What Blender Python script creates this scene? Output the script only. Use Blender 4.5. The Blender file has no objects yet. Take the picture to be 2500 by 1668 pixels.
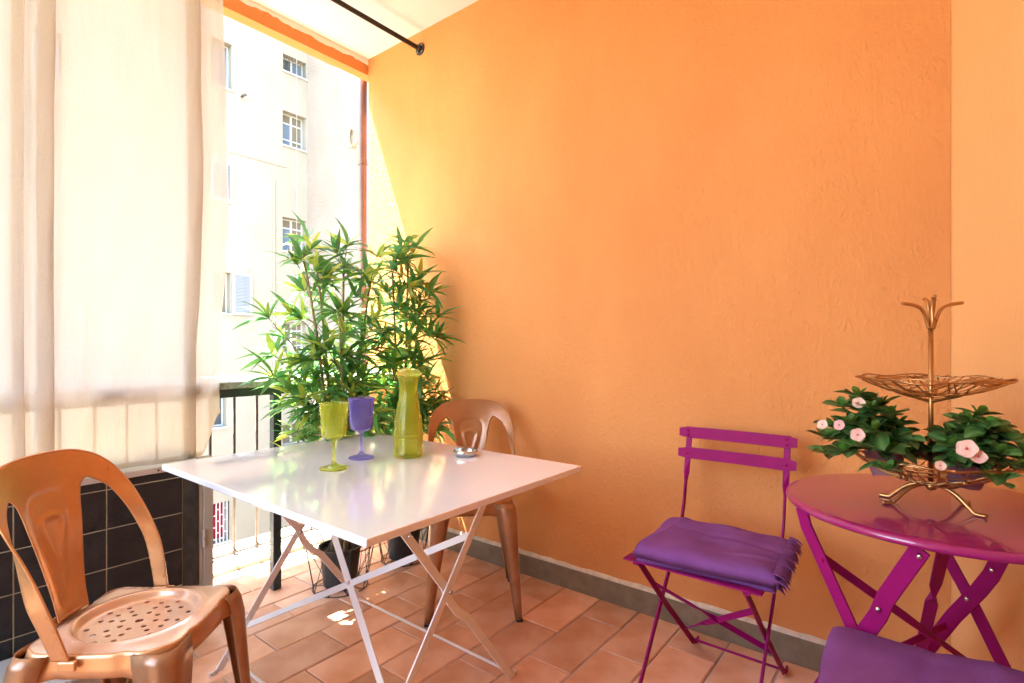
import bpy, bmesh, math, random
from mathutils import Vector, Matrix, geometry
R = math.radians
PI = math.pi
sc = bpy.context.scene
col = sc.collection

# ------------------------------------------------------------------ camera, sky, sun, exposure
CAMH = 1.06
YAW = R(51.7)                      # camera looks 51.7 degrees right of +Y (the way out of the balcony)
FPX, CU, CV = 1302.0, 1250.0, 845.0
cam_data = bpy.data.cameras.new('camera')
cam = bpy.data.objects.new('camera', cam_data)
col.objects.link(cam)
cam.location = (0, 0, CAMH)
cam.rotation_euler = (R(90), 0, -YAW)
cam_data.sensor_width = 36.0
cam_data.lens = 36.0 * FPX / 2500.0
cam_data.shift_y = 11.0 / 2500.0
cam_data.clip_start = 0.02
cam_data.clip_end = 500
sc.camera = cam

SUN_DIR = Vector((0.37, -1.0, -2.45)).normalized()
world = bpy.data.worlds.new('World')
sc.world = world
world.use_nodes = True
wn = world.node_tree
wn.nodes.clear()
w_out = wn.nodes.new('ShaderNodeOutputWorld')
w_bg = wn.nodes.new('ShaderNodeBackground')
w_sky = wn.nodes.new('ShaderNodeTexSky')
w_sky.sky_type = 'NISHITA'
w_sky.sun_disc = False
w_sky.sun_elevation = math.asin(-SUN_DIR.z)
w_sky.sun_rotation = math.atan2(-SUN_DIR.x, -SUN_DIR.y)
w_bg.inputs['Strength'].default_value = 0.15
wn.links.new(w_sky.outputs[0], w_bg.inputs['Color'])
wn.links.new(w_bg.outputs[0], w_out.inputs['Surface'])

sun_data = bpy.data.lights.new('sun', 'SUN')
sun_data.energy = 5.0
sun_data.angle = R(0.5)
sun_data.color = (1.0, 0.94, 0.84)
sun = bpy.data.objects.new('sun', sun_data)
col.objects.link(sun)
sun.location = (0, 6, 9)
sun.rotation_euler = SUN_DIR.to_track_quat('-Z', 'Y').to_euler()

sc.view_settings.view_transform = 'Standard'
sc.view_settings.look = 'None'
sc.view_settings.exposure = 4.3
sc.view_settings.gamma = 1.0
sc.view_settings.use_curve_mapping = False
sc.render.engine = 'CYCLES'
cy = sc.cycles
cy.use_denoising = True
cy.max_bounces = 14
cy.diffuse_bounces = 8
cy.glossy_bounces = 5
cy.transmission_bounces = 12
cy.transparent_max_bounces = 24
cy.sample_clamp_indirect = 10
cy.caustics_reflective = False
cy.caustics_refractive = False

# ------------------------------------------------------------------ helpers
SY, CYW = math.sin(YAW), math.cos(YAW)
def ray(u, v):
    r, t = (u - CU) / FPX, (CV - v) / FPX
    return Vector((SY + CYW * r, CYW - SY * r, t))
def on_y(u, v, Y):
    d = ray(u, v); k = Y / d.y
    return Vector((d.x * k, Y, CAMH + d.z * k))

class MB:
    def __init__(s):
        s.v = []; s.f = []
    def add(s, vs, fs):
        n = len(s.v)
        s.v += [tuple(p) for p in vs]
        s.f += [tuple(i + n for i in f) for f in fs]
    def box(s, a, b):
        x0, y0, z0 = a; x1, y1, z1 = b
        s.add([(x0,y0,z0),(x1,y0,z0),(x1,y1,z0),(x0,y1,z0),(x0,y0,z1),(x1,y0,z1),(x1,y1,z1),(x0,y1,z1)],
              [(0,3,2,1),(4,5,6,7),(0,1,5,4),(1,2,6,5),(2,3,7,6),(3,0,4,7)])
    def tube(s, pts, r, n=8, closed=False, cap=True):
        pts = [Vector(p) for p in pts]
        m = len(pts)
        rs = r if isinstance(r, (list, tuple)) else [r] * m
        up = None; vs = []; fs = []
        for i, p in enumerate(pts):
            if closed: t = pts[(i + 1) % m] - pts[i - 1]
            else: t = pts[min(i + 1, m - 1)] - pts[max(i - 1, 0)]
            t.normalize()
            if up is None:
                up = Vector((0, 0, 1)) if abs(t.z) < .9 else Vector((1, 0, 0))
            a = (up - t * up.dot(t))
            if a.length < 1e-6: a = t.orthogonal()
            a.normalize(); b = t.cross(a); up = a
            for k in range(n):
                an = 2 * PI * k / n
                vs.append(p + (a * math.cos(an) + b * math.sin(an)) * rs[i])
        seg = m if closed else m - 1
        for i in range(seg):
            j = (i + 1) % m
            for k in range(n):
                l = (k + 1) % n
                fs.append((i*n+k, i*n+l, j*n+l, j*n+k))
        if cap and not closed:
            fs.append(tuple(range(n - 1, -1, -1)))
            fs.append(tuple((m-1)*n + k for k in range(n)))
        s.add(vs, fs)
    def lathe(s, prof, n=32, c=(0, 0, 0), fn=None, closed=False):
        vs = []; fs = []; m = len(prof)
        for i, (r, z) in enumerate(prof):
            for k in range(n):
                an = 2 * PI * k / n
                rr = r + (fn(an, z, i) if fn else 0)
                vs.append((c[0] + rr * math.cos(an), c[1] + rr * math.sin(an), c[2] + z))
        for i in range(m if closed else m - 1):
            j = (i + 1) % m
            for k in range(n):
                l = (k + 1) % n
                fs.append((i*n+k, i*n+l, j*n+l, j*n+k))
        s.add(vs, fs)
    def bar(s, pts, wd, w, t):
        """flat bar: points, per-point width direction (vector or list), width, thickness"""
        pts = [Vector(p) for p in pts]; m = len(pts); vs = []; fs = []
        for i, p in enumerate(pts):
            tg = (pts[min(i+1, m-1)] - pts[max(i-1, 0)]).normalized()
            d = Vector(wd[i] if isinstance(wd, list) else wd)
            d = (d - tg * d.dot(tg)).normalized(); e = tg.cross(d)
            for a, b in ((-1,-1),(1,-1),(1,1),(-1,1)):
                vs.append(p + d * (a * w / 2) + e * (b * t / 2))
        for i in range(m - 1):
            for k in range(4):
                l = (k + 1) % 4
                fs.append((i*4+k, i*4+l, i*4+4+l, i*4+4+k))
        fs.append((3,2,1,0)); fs.append(tuple((m-1)*4+k for k in range(4)))
        s.add(vs, fs)
    def ball(s, c, r, n=8, m=6, sq=(1,1,1)):
        vs = []; fs = []
        for i in range(m + 1):
            th = PI * i / m
            for k in range(n):
                an = 2 * PI * k / n
                vs.append((c[0]+r*sq[0]*math.sin(th)*math.cos(an), c[1]+r*sq[1]*math.sin(th)*math.sin(an), c[2]+r*sq[2]*math.cos(th)))
        for i in range(m):
            for k in range(n):
                l = (k+1) % n
                fs.append((i*n+k, i*n+n+k, i*n+n+l, i*n+l))
        s.add(vs, fs)
    def mesh(s, name, m=None, smooth=False):
        me = bpy.data.meshes.new(name)
        me.from_pydata(s.v, [], s.f); me.validate(); me.update()
        if m: me.materials.append(m)
        if smooth:
            for p in me.polygons: p.use_smooth = True
        return me
    def build(s, name, m, parent=None, smooth=False, bevel=0, seg=2, solid=0, sub=0, recalc=True, auto=None):
        me = s.mesh(name, m, smooth)
        if recalc:
            b = bmesh.new(); b.from_mesh(me); bmesh.ops.recalc_face_normals(b, faces=b.faces); b.to_mesh(me); b.free()
        o = place(name, me, parent)
        if solid:
            md = o.modifiers.new('solid', 'SOLIDIFY'); md.thickness = solid; md.offset = 0
        if sub:
            md = o.modifiers.new('sub', 'SUBSURF'); md.levels = sub; md.render_levels = sub
        if bevel:
            md = o.modifiers.new('bev', 'BEVEL'); md.width = bevel; md.segments = seg; md.limit_method = 'ANGLE'; md.angle_limit = R(35)
        if auto: autosmooth(o, auto)
        return o

def autosmooth(o, deg):
    me = o.data
    b = bmesh.new(); b.from_mesh(me)
    for f in b.faces: f.smooth = True
    for e in b.edges:
        if len(e.link_faces) == 2 and e.calc_face_angle(0) > R(deg): e.smooth = False
    b.to_mesh(me); b.free()

def place(name, me, parent=None, loc=None, rot=None, scale=None):
    o = bpy.data.objects.new(name, me); col.objects.link(o)
    if parent is not None: o.parent = parent
    if loc is not None: o.location = loc
    if rot is not None: o.rotation_euler = rot
    if scale is not None: o.scale = scale
    return o

def tag(o, label=None, cat=None, group=None, kind=None):
    if label: o['label'] = label
    if cat: o['category'] = cat
    if group: o['group'] = group
    if kind: o['kind'] = kind
    return o
def empty(name, loc, rz=0):
    o = bpy.data.objects.new(name, None); col.objects.link(o)
    o.empty_display_size = .05
    o.location = loc; o.rotation_euler = (0, 0, rz)
    return o
def copy_tree(o, parent=None):
    c = o.copy(); col.objects.link(c)
    c.parent = parent
    for ch in list(o.children): copy_tree(ch, c)
    return c

def inside(p, poly):
    x, y = p; c = False; n = len(poly)
    for i in range(n):
        x1, y1 = poly[i]; x2, y2 = poly[i-1]
        if (y1 > y) != (y2 > y) and x < (x2 - x1) * (y - y1) / (y2 - y1) + x1: c = not c
    return c
def sheet(outline, holes, step, fn, extra=[]):
    """filled 2-D shape with holes and interior points, mapped to 3-D"""
    pts = []; edges = []
    for loop in [outline] + holes + extra:
        n0 = len(pts); n = len(loop)
        pts += [Vector(p) for p in loop]
        edges += [(n0 + i, n0 + (i + 1) % n) for i in range(n)]
    bound = list(pts)
    xs = [p[0] for p in outline]; ys = [p[1] for p in outline]
    y = min(ys); row = 0
    while y <= max(ys):
        x = min(xs) + (step / 2 if row % 2 else 0)
        while x <= max(xs):
            q = (x, y)
            if inside(q, outline) and not any(inside(q, h) for h in holes):
                if min((b.x - x) ** 2 + (b.y - y) ** 2 for b in bound) > (step * .55) ** 2: pts.append(Vector(q))
            x += step
        y += step * .87; row += 1
    r = geometry.delaunay_2d_cdt(pts, edges, [], 0, 1e-6)
    vs, fs = r[0], r[2]
    mb = MB(); keep = []
    for f in fs:
        cx = sum(vs[i].x for i in f) / len(f); cyy = sum(vs[i].y for i in f) / len(f)
        if inside((cx, cyy), outline) and not any(inside((cx, cyy), h) for h in holes): keep.append(tuple(f))
    mb.add([fn(v.x, v.y) for v in vs], keep)
    return mb
def smooth_path(pts, n=4, closed=False):
    out = []; m = len(pts); P = [Vector(p) for p in pts]
    rng = range(m if closed else m - 1)
    for i in rng:
        p0 = P[i-1] if (closed or i > 0) else P[i]
        p1 = P[i]; p2 = P[(i+1) % m]; p3 = P[(i+2) % m] if (closed or i + 2 < m) else P[(i+1) % m]
        for k in range(n):
            t = k / n
            out.append(.5 * ((2*p1) + (p2-p0)*t + (2*p0-5*p1+4*p2-p3)*t*t + (3*p1-p0-3*p2+p3)*t*t*t))
    if not closed: out.append(P[-1])
    return out
def sstep(a, b, x):
    t = max(0, min(1, (x - a) / (b - a))); return t * t * (3 - 2 * t)

# ------------------------------------------------------------------ materials
def new_mat(name):
    m = bpy.data.materials.new(name); m.use_nodes = True
    nt = m.node_tree
    return m, nt, nt.nodes['Principled BSDF']
def mat(name, c, rough=.5, metal=0, var=.0, vscale=8, bump=0, bscale=60, spec=.5, coat=0, c2=None, detail=6, objvar=0):
    m, nt, b = new_mat(name)
    b.inputs['Base Color'].default_value = (*c, 1)
    b.inputs['Roughness'].default_value = rough
    b.inputs['Metallic'].default_value = metal
    b.inputs['Specular IOR Level'].default_value = spec
    if coat: b.inputs['Coat Weight'].default_value = coat; b.inputs['Coat Roughness'].default_value = .08
    tc = nt.nodes.new('ShaderNodeTexCoord')
    last = None
    if var or c2:
        n = nt.nodes.new('ShaderNodeTexNoise'); n.inputs['Scale'].default_value = vscale; n.inputs['Detail'].default_value = detail
        nt.links.new(tc.outputs['Object'], n.inputs['Vector'])
        cr = nt.nodes.new('ShaderNodeValToRGB')
        cc = c2 or tuple(min(1, x * (1 + var)) for x in c)
        c1 = c if c2 else tuple(x * (1 - var) for x in c)
        cr.color_ramp.elements[0].position = .32; cr.color_ramp.elements[0].color = (*c1, 1)
        cr.color_ramp.elements[1].position = .68; cr.color_ramp.elements[1].color = (*cc, 1)
        nt.links.new(n.outputs['Fac'], cr.inputs['Fac'])
        last = cr.outputs['Color']
    if objvar:
        oi = nt.nodes.new('ShaderNodeObjectInfo')
        mr = nt.nodes.new('ShaderNodeMapRange'); mr.inputs['To Min'].default_value = 1 - objvar; mr.inputs['To Max'].default_value = 1 + objvar
        nt.links.new(oi.outputs['Random'], mr.inputs['Value'])
        mx = nt.nodes.new('ShaderNodeMix'); mx.data_type = 'RGBA'; mx.blend_type = 'MULTIPLY'; mx.inputs['Factor'].default_value = 1
        if last: nt.links.new(last, mx.inputs['A'])
        else: mx.inputs['A'].default_value = (*c, 1)
        cb = nt.nodes.new('ShaderNodeCombineColor')
        for k in range(3): nt.links.new(mr.outputs[0], cb.inputs[k])
        nt.links.new(cb.outputs[0], mx.inputs['B'])
        last = mx.outputs['Result']
    if last: nt.links.new(last, b.inputs['Base Color'])
    if bump:
        n = nt.nodes.new('ShaderNodeTexNoise'); n.inputs['Scale'].default_value = bscale; n.inputs['Detail'].default_value = 5
        nt.links.new(tc.outputs['Object'], n.inputs['Vector'])
        bp = nt.nodes.new('ShaderNodeBump'); bp.inputs['Strength'].default_value = bump; bp.inputs['Distance'].default_value = .01
        nt.links.new(n.outputs['Fac'], bp.inputs['Height']); nt.links.new(bp.outputs[0], b.inputs['Normal'])
    return m

def plaster(name, c, c2, coarse=.5, stretch=(1, 1, .55), dist=.012, seed=0):
    """trowelled plaster: soft blotches of colour, blobs and ridges of relief"""
    m, nt, b = new_mat(name)
    N, L = nt.nodes, nt.links
    b.inputs['Roughness'].default_value = .72
    b.inputs['Specular IOR Level'].default_value = .3
    tc = N.new('ShaderNodeTexCoord'); mp = N.new('ShaderNodeMapping')
    mp.inputs['Scale'].default_value = stretch; mp.inputs['Location'].default_value = (seed, seed * 2, 0)
    L.new(tc.outputs['Object'], mp.inputs['Vector'])
    n1 = N.new('ShaderNodeTexNoise'); n1.inputs['Scale'].default_value = 2.2; n1.inputs['Detail'].default_value = 8; n1.inputs['Roughness'].default_value = .6
    L.new(mp.outputs[0], n1.inputs['Vector'])
    cr = N.new('ShaderNodeValToRGB'); cr.color_ramp.elements[0].position = .3; cr.color_ramp.elements[0].color = (*c, 1)
    cr.color_ramp.elements[1].position = .7; cr.color_ramp.elements[1].color = (*c2, 1)
    L.new(n1.outputs['Fac'], cr.inputs['Fac']); L.new(cr.outputs['Color'], b.inputs['Base Color'])
    nA = N.new('ShaderNodeTexNoise'); nA.inputs['Scale'].default_value = 62; nA.inputs['Detail'].default_value = 5; nA.inputs['Distortion'].default_value = .35
    nB = N.new('ShaderNodeTexNoise'); nB.inputs['Scale'].default_value = 150; nB.inputs['Detail'].default_value = 3
    nC = N.new('ShaderNodeTexNoise'); nC.inputs['Scale'].default_value = 4; nC.inputs['Detail'].default_value = 3
    nD = N.new('ShaderNodeTexNoise'); nD.inputs['Scale'].default_value = 1.6; nD.inputs['Detail'].default_value = 2
    for n in (nA, nB, nC, nD): L.new(mp.outputs[0], n.inputs['Vector'])
    # ridges stand up only where the trowel left lumps
    rp = N.new('ShaderNodeValToRGB'); rp.color_ramp.elements[0].position = .5; rp.color_ramp.elements[1].position = .78
    L.new(nA.outputs['Fac'], rp.inputs['Fac'])
    msk = N.new('ShaderNodeMapRange'); msk.inputs['From Min'].default_value = .35; msk.inputs['From Max'].default_value = .62; msk.inputs['To Min'].default_value = .25; msk.inputs['To Max'].default_value = 1
    L.new(nD.outputs['Fac'], msk.inputs['Value'])
    m1 = N.new('ShaderNodeMath'); m1.operation = 'MULTIPLY'; L.new(rp.outputs['Color'], m1.inputs[0]); L.new(msk.outputs[0], m1.inputs[1])
    m2 = N.new('ShaderNodeMath'); m2.operation = 'MULTIPLY_ADD'; m2.inputs[1].default_value = .95; L.new(nB.outputs['Fac'], m2.inputs[0]); L.new(m1.outputs[0], m2.inputs[2])
    m3 = N.new('ShaderNodeMath'); m3.operation = 'MULTIPLY_ADD'; m3.inputs[1].default_value = 1.2; L.new(nC.outputs['Fac'], m3.inputs[0]); L.new(m2.outputs[0], m3.inputs[2])
    bp = N.new('ShaderNodeBump'); bp.inputs['Strength'].default_value = coarse; bp.inputs['Distance'].default_value = dist
    L.new(m3.outputs[0], bp.inputs['Height']); L.new(bp.outputs[0], b.inputs['Normal'])
    return m

def leaf_mat(name, c, c2, trans=.45, rough=.35, objvar=.35, stripe=True):
    m, nt, b = new_mat(name)
    N, L = nt.nodes, nt.links
    b.inputs['Roughness'].default_value = rough
    tc = N.new('ShaderNodeTexCoord'); sp = N.new('ShaderNodeSeparateXYZ'); L.new(tc.outputs['Object'], sp.inputs[0])
    ab = N.new('ShaderNodeMath'); ab.operation = 'ABSOLUTE'; L.new(sp.outputs['X'], ab.inputs[0])
    mr = N.new('ShaderNodeMapRange'); mr.inputs['From Min'].default_value = .0005; mr.inputs['From Max'].default_value = .008
    L.new(ab.outputs[0], mr.inputs['Value'])
    mx = N.new('ShaderNodeMix'); mx.data_type = 'RGBA'
    mx.inputs['A'].default_value = (*c, 1); mx.inputs['B'].default_value = (*c2, 1)
    L.new(mr.outputs[0], mx.inputs['Factor'])
    oi = N.new('ShaderNodeObjectInfo'); hv = N.new('ShaderNodeHueSaturation')
    r2 = N.new('ShaderNodeMapRange'); r2.inputs['To Min'].default_value = 1 - objvar; r2.inputs['To Max'].default_value = 1 + objvar
    L.new(oi.outputs['Random'], r2.inputs['Value']); L.new(r2.outputs[0], hv.inputs['Value'])
    r3 = N.new('ShaderNodeMapRange'); r3.inputs['To Min'].default_value = .475; r3.inputs['To Max'].default_value = .515
    L.new(oi.outputs['Random'], r3.inputs['Value']); L.new(r3.outputs[0], hv.inputs['Hue'])
    L.new(mx.outputs['Result'], hv.inputs['Color'])
    L.new(hv.outputs[0], b.inputs['Base Color'])
    tr = N.new('ShaderNodeBsdfTranslucent')
    g = N.new('ShaderNodeGamma'); g.inputs['Gamma'].default_value = .8; L.new(hv.outputs[0], g.inputs[0]); L.new(g.outputs[0], tr.inputs['Color'])
    ms = N.new('ShaderNodeMixShader'); ms.inputs[0].default_value = trans
    L.new(b.outputs[0], ms.inputs[1]); L.new(tr.outputs[0], ms.inputs[2])
    L.new(ms.outputs[0], N['Material Output'].inputs['Surface'])
    return m

def glass_mat(name, c, body, cloud=.3, rough=.03):
    m, nt, b = new_mat(name)
    b.inputs['Base Color'].default_value = (*c, 1)
    b.inputs['Roughness'].default_value = rough
    b.inputs['Transmission Weight'].default_value = 1.0
    b.inputs['IOR'].default_value = 1.38
    N, L = nt.nodes, nt.links
    t = N.new('ShaderNodeBsdfTranslucent'); t.inputs['Color'].default_value = (*body, 1)
    d = N.new('ShaderNodeBsdfDiffuse'); d.inputs['Color'].default_value = (*body, 1)
    m1 = N.new('ShaderNodeMixShader'); m1.inputs[0].default_value = .35; L.new(t.outputs[0], m1.inputs[1]); L.new(d.outputs[0], m1.inputs[2])
    m2 = N.new('ShaderNodeMixShader'); m2.inputs[0].default_value = cloud; L.new(b.outputs[0], m2.inputs[1]); L.new(m1.outputs[0], m2.inputs[2])
    tp = N.new('ShaderNodeBsdfTransparent'); tp.inputs['Color'].default_value = (*[x ** .8 for x in c], 1)
    m3 = N.new('ShaderNodeMixShader'); m3.inputs[0].default_value = .22; L.new(m2.outputs[0], m3.inputs[1]); L.new(tp.outputs[0], m3.inputs[2])
    L.new(m3.outputs[0], N['Material Output'].inputs['Surface'])
    return m

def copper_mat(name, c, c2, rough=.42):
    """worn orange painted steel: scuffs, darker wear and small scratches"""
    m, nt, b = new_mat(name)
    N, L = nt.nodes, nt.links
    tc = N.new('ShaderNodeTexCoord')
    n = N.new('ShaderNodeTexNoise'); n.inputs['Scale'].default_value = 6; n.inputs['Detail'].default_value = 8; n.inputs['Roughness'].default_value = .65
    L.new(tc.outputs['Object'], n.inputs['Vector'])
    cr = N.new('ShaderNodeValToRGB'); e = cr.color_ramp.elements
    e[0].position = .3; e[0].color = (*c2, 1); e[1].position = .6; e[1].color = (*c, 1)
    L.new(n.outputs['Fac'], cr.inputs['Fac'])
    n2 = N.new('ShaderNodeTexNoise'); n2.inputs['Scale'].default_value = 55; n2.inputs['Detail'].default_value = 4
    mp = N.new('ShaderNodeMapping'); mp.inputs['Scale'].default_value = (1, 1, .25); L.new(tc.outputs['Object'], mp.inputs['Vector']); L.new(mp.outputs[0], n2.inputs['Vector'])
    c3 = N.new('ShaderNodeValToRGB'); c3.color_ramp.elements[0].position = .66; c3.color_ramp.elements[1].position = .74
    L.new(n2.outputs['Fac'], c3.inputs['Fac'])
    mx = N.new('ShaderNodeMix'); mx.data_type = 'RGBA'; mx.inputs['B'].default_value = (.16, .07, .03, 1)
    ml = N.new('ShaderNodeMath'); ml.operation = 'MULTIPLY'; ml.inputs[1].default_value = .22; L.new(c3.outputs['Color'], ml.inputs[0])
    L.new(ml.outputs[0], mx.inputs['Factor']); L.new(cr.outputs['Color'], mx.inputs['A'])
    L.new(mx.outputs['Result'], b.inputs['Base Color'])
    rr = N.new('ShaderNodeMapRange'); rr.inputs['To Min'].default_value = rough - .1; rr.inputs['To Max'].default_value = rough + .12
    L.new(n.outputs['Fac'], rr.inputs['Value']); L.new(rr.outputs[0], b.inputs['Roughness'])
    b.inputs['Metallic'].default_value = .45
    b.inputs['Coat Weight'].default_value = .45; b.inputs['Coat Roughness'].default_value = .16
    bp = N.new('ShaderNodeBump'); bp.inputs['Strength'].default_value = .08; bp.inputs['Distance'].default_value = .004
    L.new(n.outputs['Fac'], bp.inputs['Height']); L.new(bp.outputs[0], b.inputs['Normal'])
    return m

def curtain_mat():
    m, nt, b = new_mat('sheer_cotton')
    N, L = nt.nodes, nt.links
    tc = N.new('ShaderNodeTexCoord')
    n = N.new('ShaderNodeTexNoise'); n.inputs['Scale'].default_value = 900; n.inputs['Detail'].default_value = 2
    mp = N.new('ShaderNodeMapping'); mp.inputs['Scale'].default_value = (1, .2, .25); L.new(tc.outputs['Object'], mp.inputs['Vector']); L.new(mp.outputs[0], n.inputs['Vector'])
    colr = (.615, .525, .425, 1)
    d = N.new('ShaderNodeBsdfDiffuse'); d.inputs['Color'].default_value = colr
    t = N.new('ShaderNodeBsdfTranslucent'); t.inputs['Color'].default_value = colr
    tp = N.new('ShaderNodeBsdfTransparent')
    cn = N.new('ShaderNodeTexNoise'); cn.inputs['Scale'].default_value = 9; cn.inputs['Detail'].default_value = 6; cn.inputs['Distortion'].default_value = .6
    cm = N.new('ShaderNodeMapping'); cm.inputs['Scale'].default_value = (1.6, 1.6, .22); cm.inputs['Rotation'].default_value = (0, .06, 0)
    L.new(tc.outputs['Object'], cm.inputs['Vector']); L.new(cm.outputs[0], cn.inputs['Vector'])
    bp = N.new('ShaderNodeBump'); bp.inputs['Strength'].default_value = .8; bp.inputs['Distance'].default_value = .02
    L.new(cn.outputs['Fac'], bp.inputs['Height']); L.new(bp.outputs[0], d.inputs['Normal']); L.new(bp.outputs[0], t.inputs['Normal'])
    m1 = N.new('ShaderNodeMixShader'); m1.inputs[0].default_value = .62
    L.new(d.outputs[0], m1.inputs[1]); L.new(t.outputs[0], m1.inputs[2])
    m2 = N.new('ShaderNodeMixShader')
    mr = N.new('ShaderNodeMapRange'); mr.inputs['From Min'].default_value = .3; mr.inputs['From Max'].default_value = .7; mr.inputs['To Min'].default_value = .15; mr.inputs['To Max'].default_value = .25
    L.new(n.outputs['Fac'], mr.inputs['Value']); L.new(mr.outputs[0], m2.inputs[0])
    L.new(m1.outputs[0], m2.inputs[1]); L.new(tp.outputs[0], m2.inputs[2])
    L.new(m2.outputs[0], N['Material Output'].inputs['Surface'])
    return m

M = {}
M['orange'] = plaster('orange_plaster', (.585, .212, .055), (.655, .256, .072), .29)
M['orange_lit'] = plaster('window_lit_orange_plaster', (.72, .325, .115), (.76, .355, .13), .12, stretch=(1, 1, .3), seed=4)  # window light on the angled wall is put into this paler colour
M['ceil'] = plaster('ceiling_paint', (.78, .735, .65), (.82, .775, .69), .12, stretch=(1, 1, 1), seed=7)
M['tile'] = mat('terracotta', (.58, .25, .115), .36, var=.0, c2=(.76, .44, .27), vscale=6, bump=.18, bscale=40, objvar=.2, detail=9)
M['grout'] = mat('floor_grout', (.20, .14, .10), .9, c2=(.54, .44, .35), vscale=2.2, bump=.4, bscale=90)
M['slate'] = mat('grey_skirting_stone', (.165, .11, .058), .55, c2=(.215, .15, .085), vscale=22, bump=.15)
M['cream'] = mat('cream_filler', (.62, .5, .36), .8, var=.15, vscale=30, bump=.4)
M['blacktile'] = mat('black_slate_tile', (.005, .0047, .0045), .5, c2=(.016, .015, .0135), vscale=18, bump=.25, bscale=70, objvar=.2)
M['tilegrout'] = mat('tan_tile_grout', (.42, .36, .23), .85, var=.2, vscale=20)
M['darkgreen'] = mat('dark_painted_edge', (.025, .028, .024), .5, var=.4, vscale=30, bump=.3)
M['alu'] = mat('satin_aluminium', (.55, .53, .48), .38, metal=.6, var=.05)
M['beige'] = mat('greige_paint', (.36, .32, .25), .45, var=.06)
M['iron'] = mat('black_green_iron', (.022, .028, .027), .45, var=.3, vscale=20, bump=.1)
M['rust'] = mat('brown_iron_bar', (.075, .055, .04), .55, var=.5, vscale=25, bump=.2)
M['stone'] = mat('speckled_grey_stone', (.15, .145, .13), .6, c2=(.33, .31, .27), vscale=55, bump=.25)
M['kerb'] = mat('pale_concrete', (.55, .49, .40), .8, var=.12, vscale=9, bump=.2)
M['pipe'] = mat('copper_downpipe', (.15, .095, .075), .4, metal=.3, var=.2, vscale=5)
M['rod'] = mat('black_steel_rod', (.018, .017, .015), .38, metal=.4, var=.2)
M['steel'] = mat('bright_steel', (.62, .60, .57), .22, metal=1.0, var=.05)
M['white'] = mat('white_lacquer', (.88, .87, .86), .09, coat=1.0, spec=.8, var=.01)
def wear(m, lo, hi, sc_):
    nt = m.node_tree; b = nt.nodes['Principled BSDF']; tc = nt.nodes.new('ShaderNodeTexCoord'); n = nt.nodes.new('ShaderNodeTexNoise')
    n.inputs['Scale'].default_value = sc_; n.inputs['Detail'].default_value = 9; n.inputs['Roughness'].default_value = .7
    mr = nt.nodes.new('ShaderNodeMapRange'); mr.inputs['From Min'].default_value = .35; mr.inputs['From Max'].default_value = .7; mr.inputs['To Min'].default_value = lo; mr.inputs['To Max'].default_value = hi
    nt.links.new(tc.outputs['Object'], n.inputs['Vector']); nt.links.new(n.outputs['Fac'], mr.inputs['Value'])
    nt.links.new(mr.outputs[0], b.inputs['Roughness']); nt.links.new(mr.outputs[0], b.inputs['Coat Roughness'])
wear(M['white'], .06, .17, 7)
M['whiteleg'] = mat('white_powder_coat', (.74, .68, .60), .38, var=.04)
M['purple'] = mat('magenta_purple_enamel', (.255, .005, .092), .45, spec=.08, var=.06, vscale=15)
M['purpletop'] = mat('magenta_purple_enamel_top', (.29, .008, .105), .26, spec=.4, coat=.8, var=.04, vscale=10)
M['fabric'] = mat('violet_fleece', (.19, .055, .20), .95, c2=(.23, .075, .245), vscale=14, bump=.5, bscale=420, spec=.15)
M['copper'] = copper_mat('worn_orange_steel', (.66, .32, .125), (.54, .235, .08), .30)
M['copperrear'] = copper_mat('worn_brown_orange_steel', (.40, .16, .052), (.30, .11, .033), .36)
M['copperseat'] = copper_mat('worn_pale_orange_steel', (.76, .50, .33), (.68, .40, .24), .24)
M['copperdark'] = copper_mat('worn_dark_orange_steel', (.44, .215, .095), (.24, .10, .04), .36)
M['brass'] = mat('copper_wire', (.48, .235, .085), .34, metal=.9, var=.12, vscale=20)
M['gglass'] = glass_mat('lime_glass', (.972, .998, .42), (.96, 1.0, .12), .20)
M['pglass'] = glass_mat('violet_glass', (.70, .62, .99), (.38, .29, 1.0), .20)
M['pot'] = mat('black_plastic_pot', (.022, .024, .023), .4, var=.1)
M['wire'] = mat('black_wire', (.015, .014, .013), .45)
M['soil'] = mat('potting_soil', (.05, .032, .02), .95, var=.5, vscale=60, bump=.8)
M['cane'] = mat('bamboo_cane', (.30, .22, .09), .45, c2=(.20, .13, .05), vscale=12)
M['twig'] = mat('brown_twig', (.13, .075, .04), .7, var=.3)
M['leafA'] = leaf_mat('bamboo_leaf_green', (.13, .36, .06), (.09, .31, .06), .58)
M['leafB'] = leaf_mat('bamboo_leaf_yellow_edge', (.11, .32, .05), (.46, .56, .07), .6)
M['leafC'] = leaf_mat('bamboo_leaf_deep', (.08, .26, .065), (.06, .22, .055), .52)
M['vinca'] = leaf_mat('periwinkle_leaf', (.14, .27, .08), (.05, .145, .032), .28, rough=.3, objvar=.4)
M['vincaL'] = leaf_mat('periwinkle_young_leaf', (.10, .22, .03), (.06, .18, .02), .3, rough=.35, objvar=.25)
M['petal'] = leaf_mat('pale_pink_petal', (.80, .47, .38), (.84, .57, .47), .3, rough=.6, objvar=.06)
M['eye'] = mat('flower_eye', (.62, .05, .05), .6)
M['mauve'] = mat('mauve_pot', (.20, .085, .105), .6, var=.1)
M['facade'] = plaster('cream_render', (.285, .245, .175), (.315, .275, .205), .2, stretch=(.4, .4, .4), seed=2)
M['facade2'] = plaster('pink_rough_render', (.315, .245, .175), (.365, .30, .23), .6, stretch=(.25, .25, .25), dist=.08, seed=9)
M['trimw'] = mat('white_window_paint', (.42, .41, .38), .45, var=.04)
M['shut'] = mat('white_shutter_paint', (.33, .335, .33), .5, var=.05)
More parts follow.
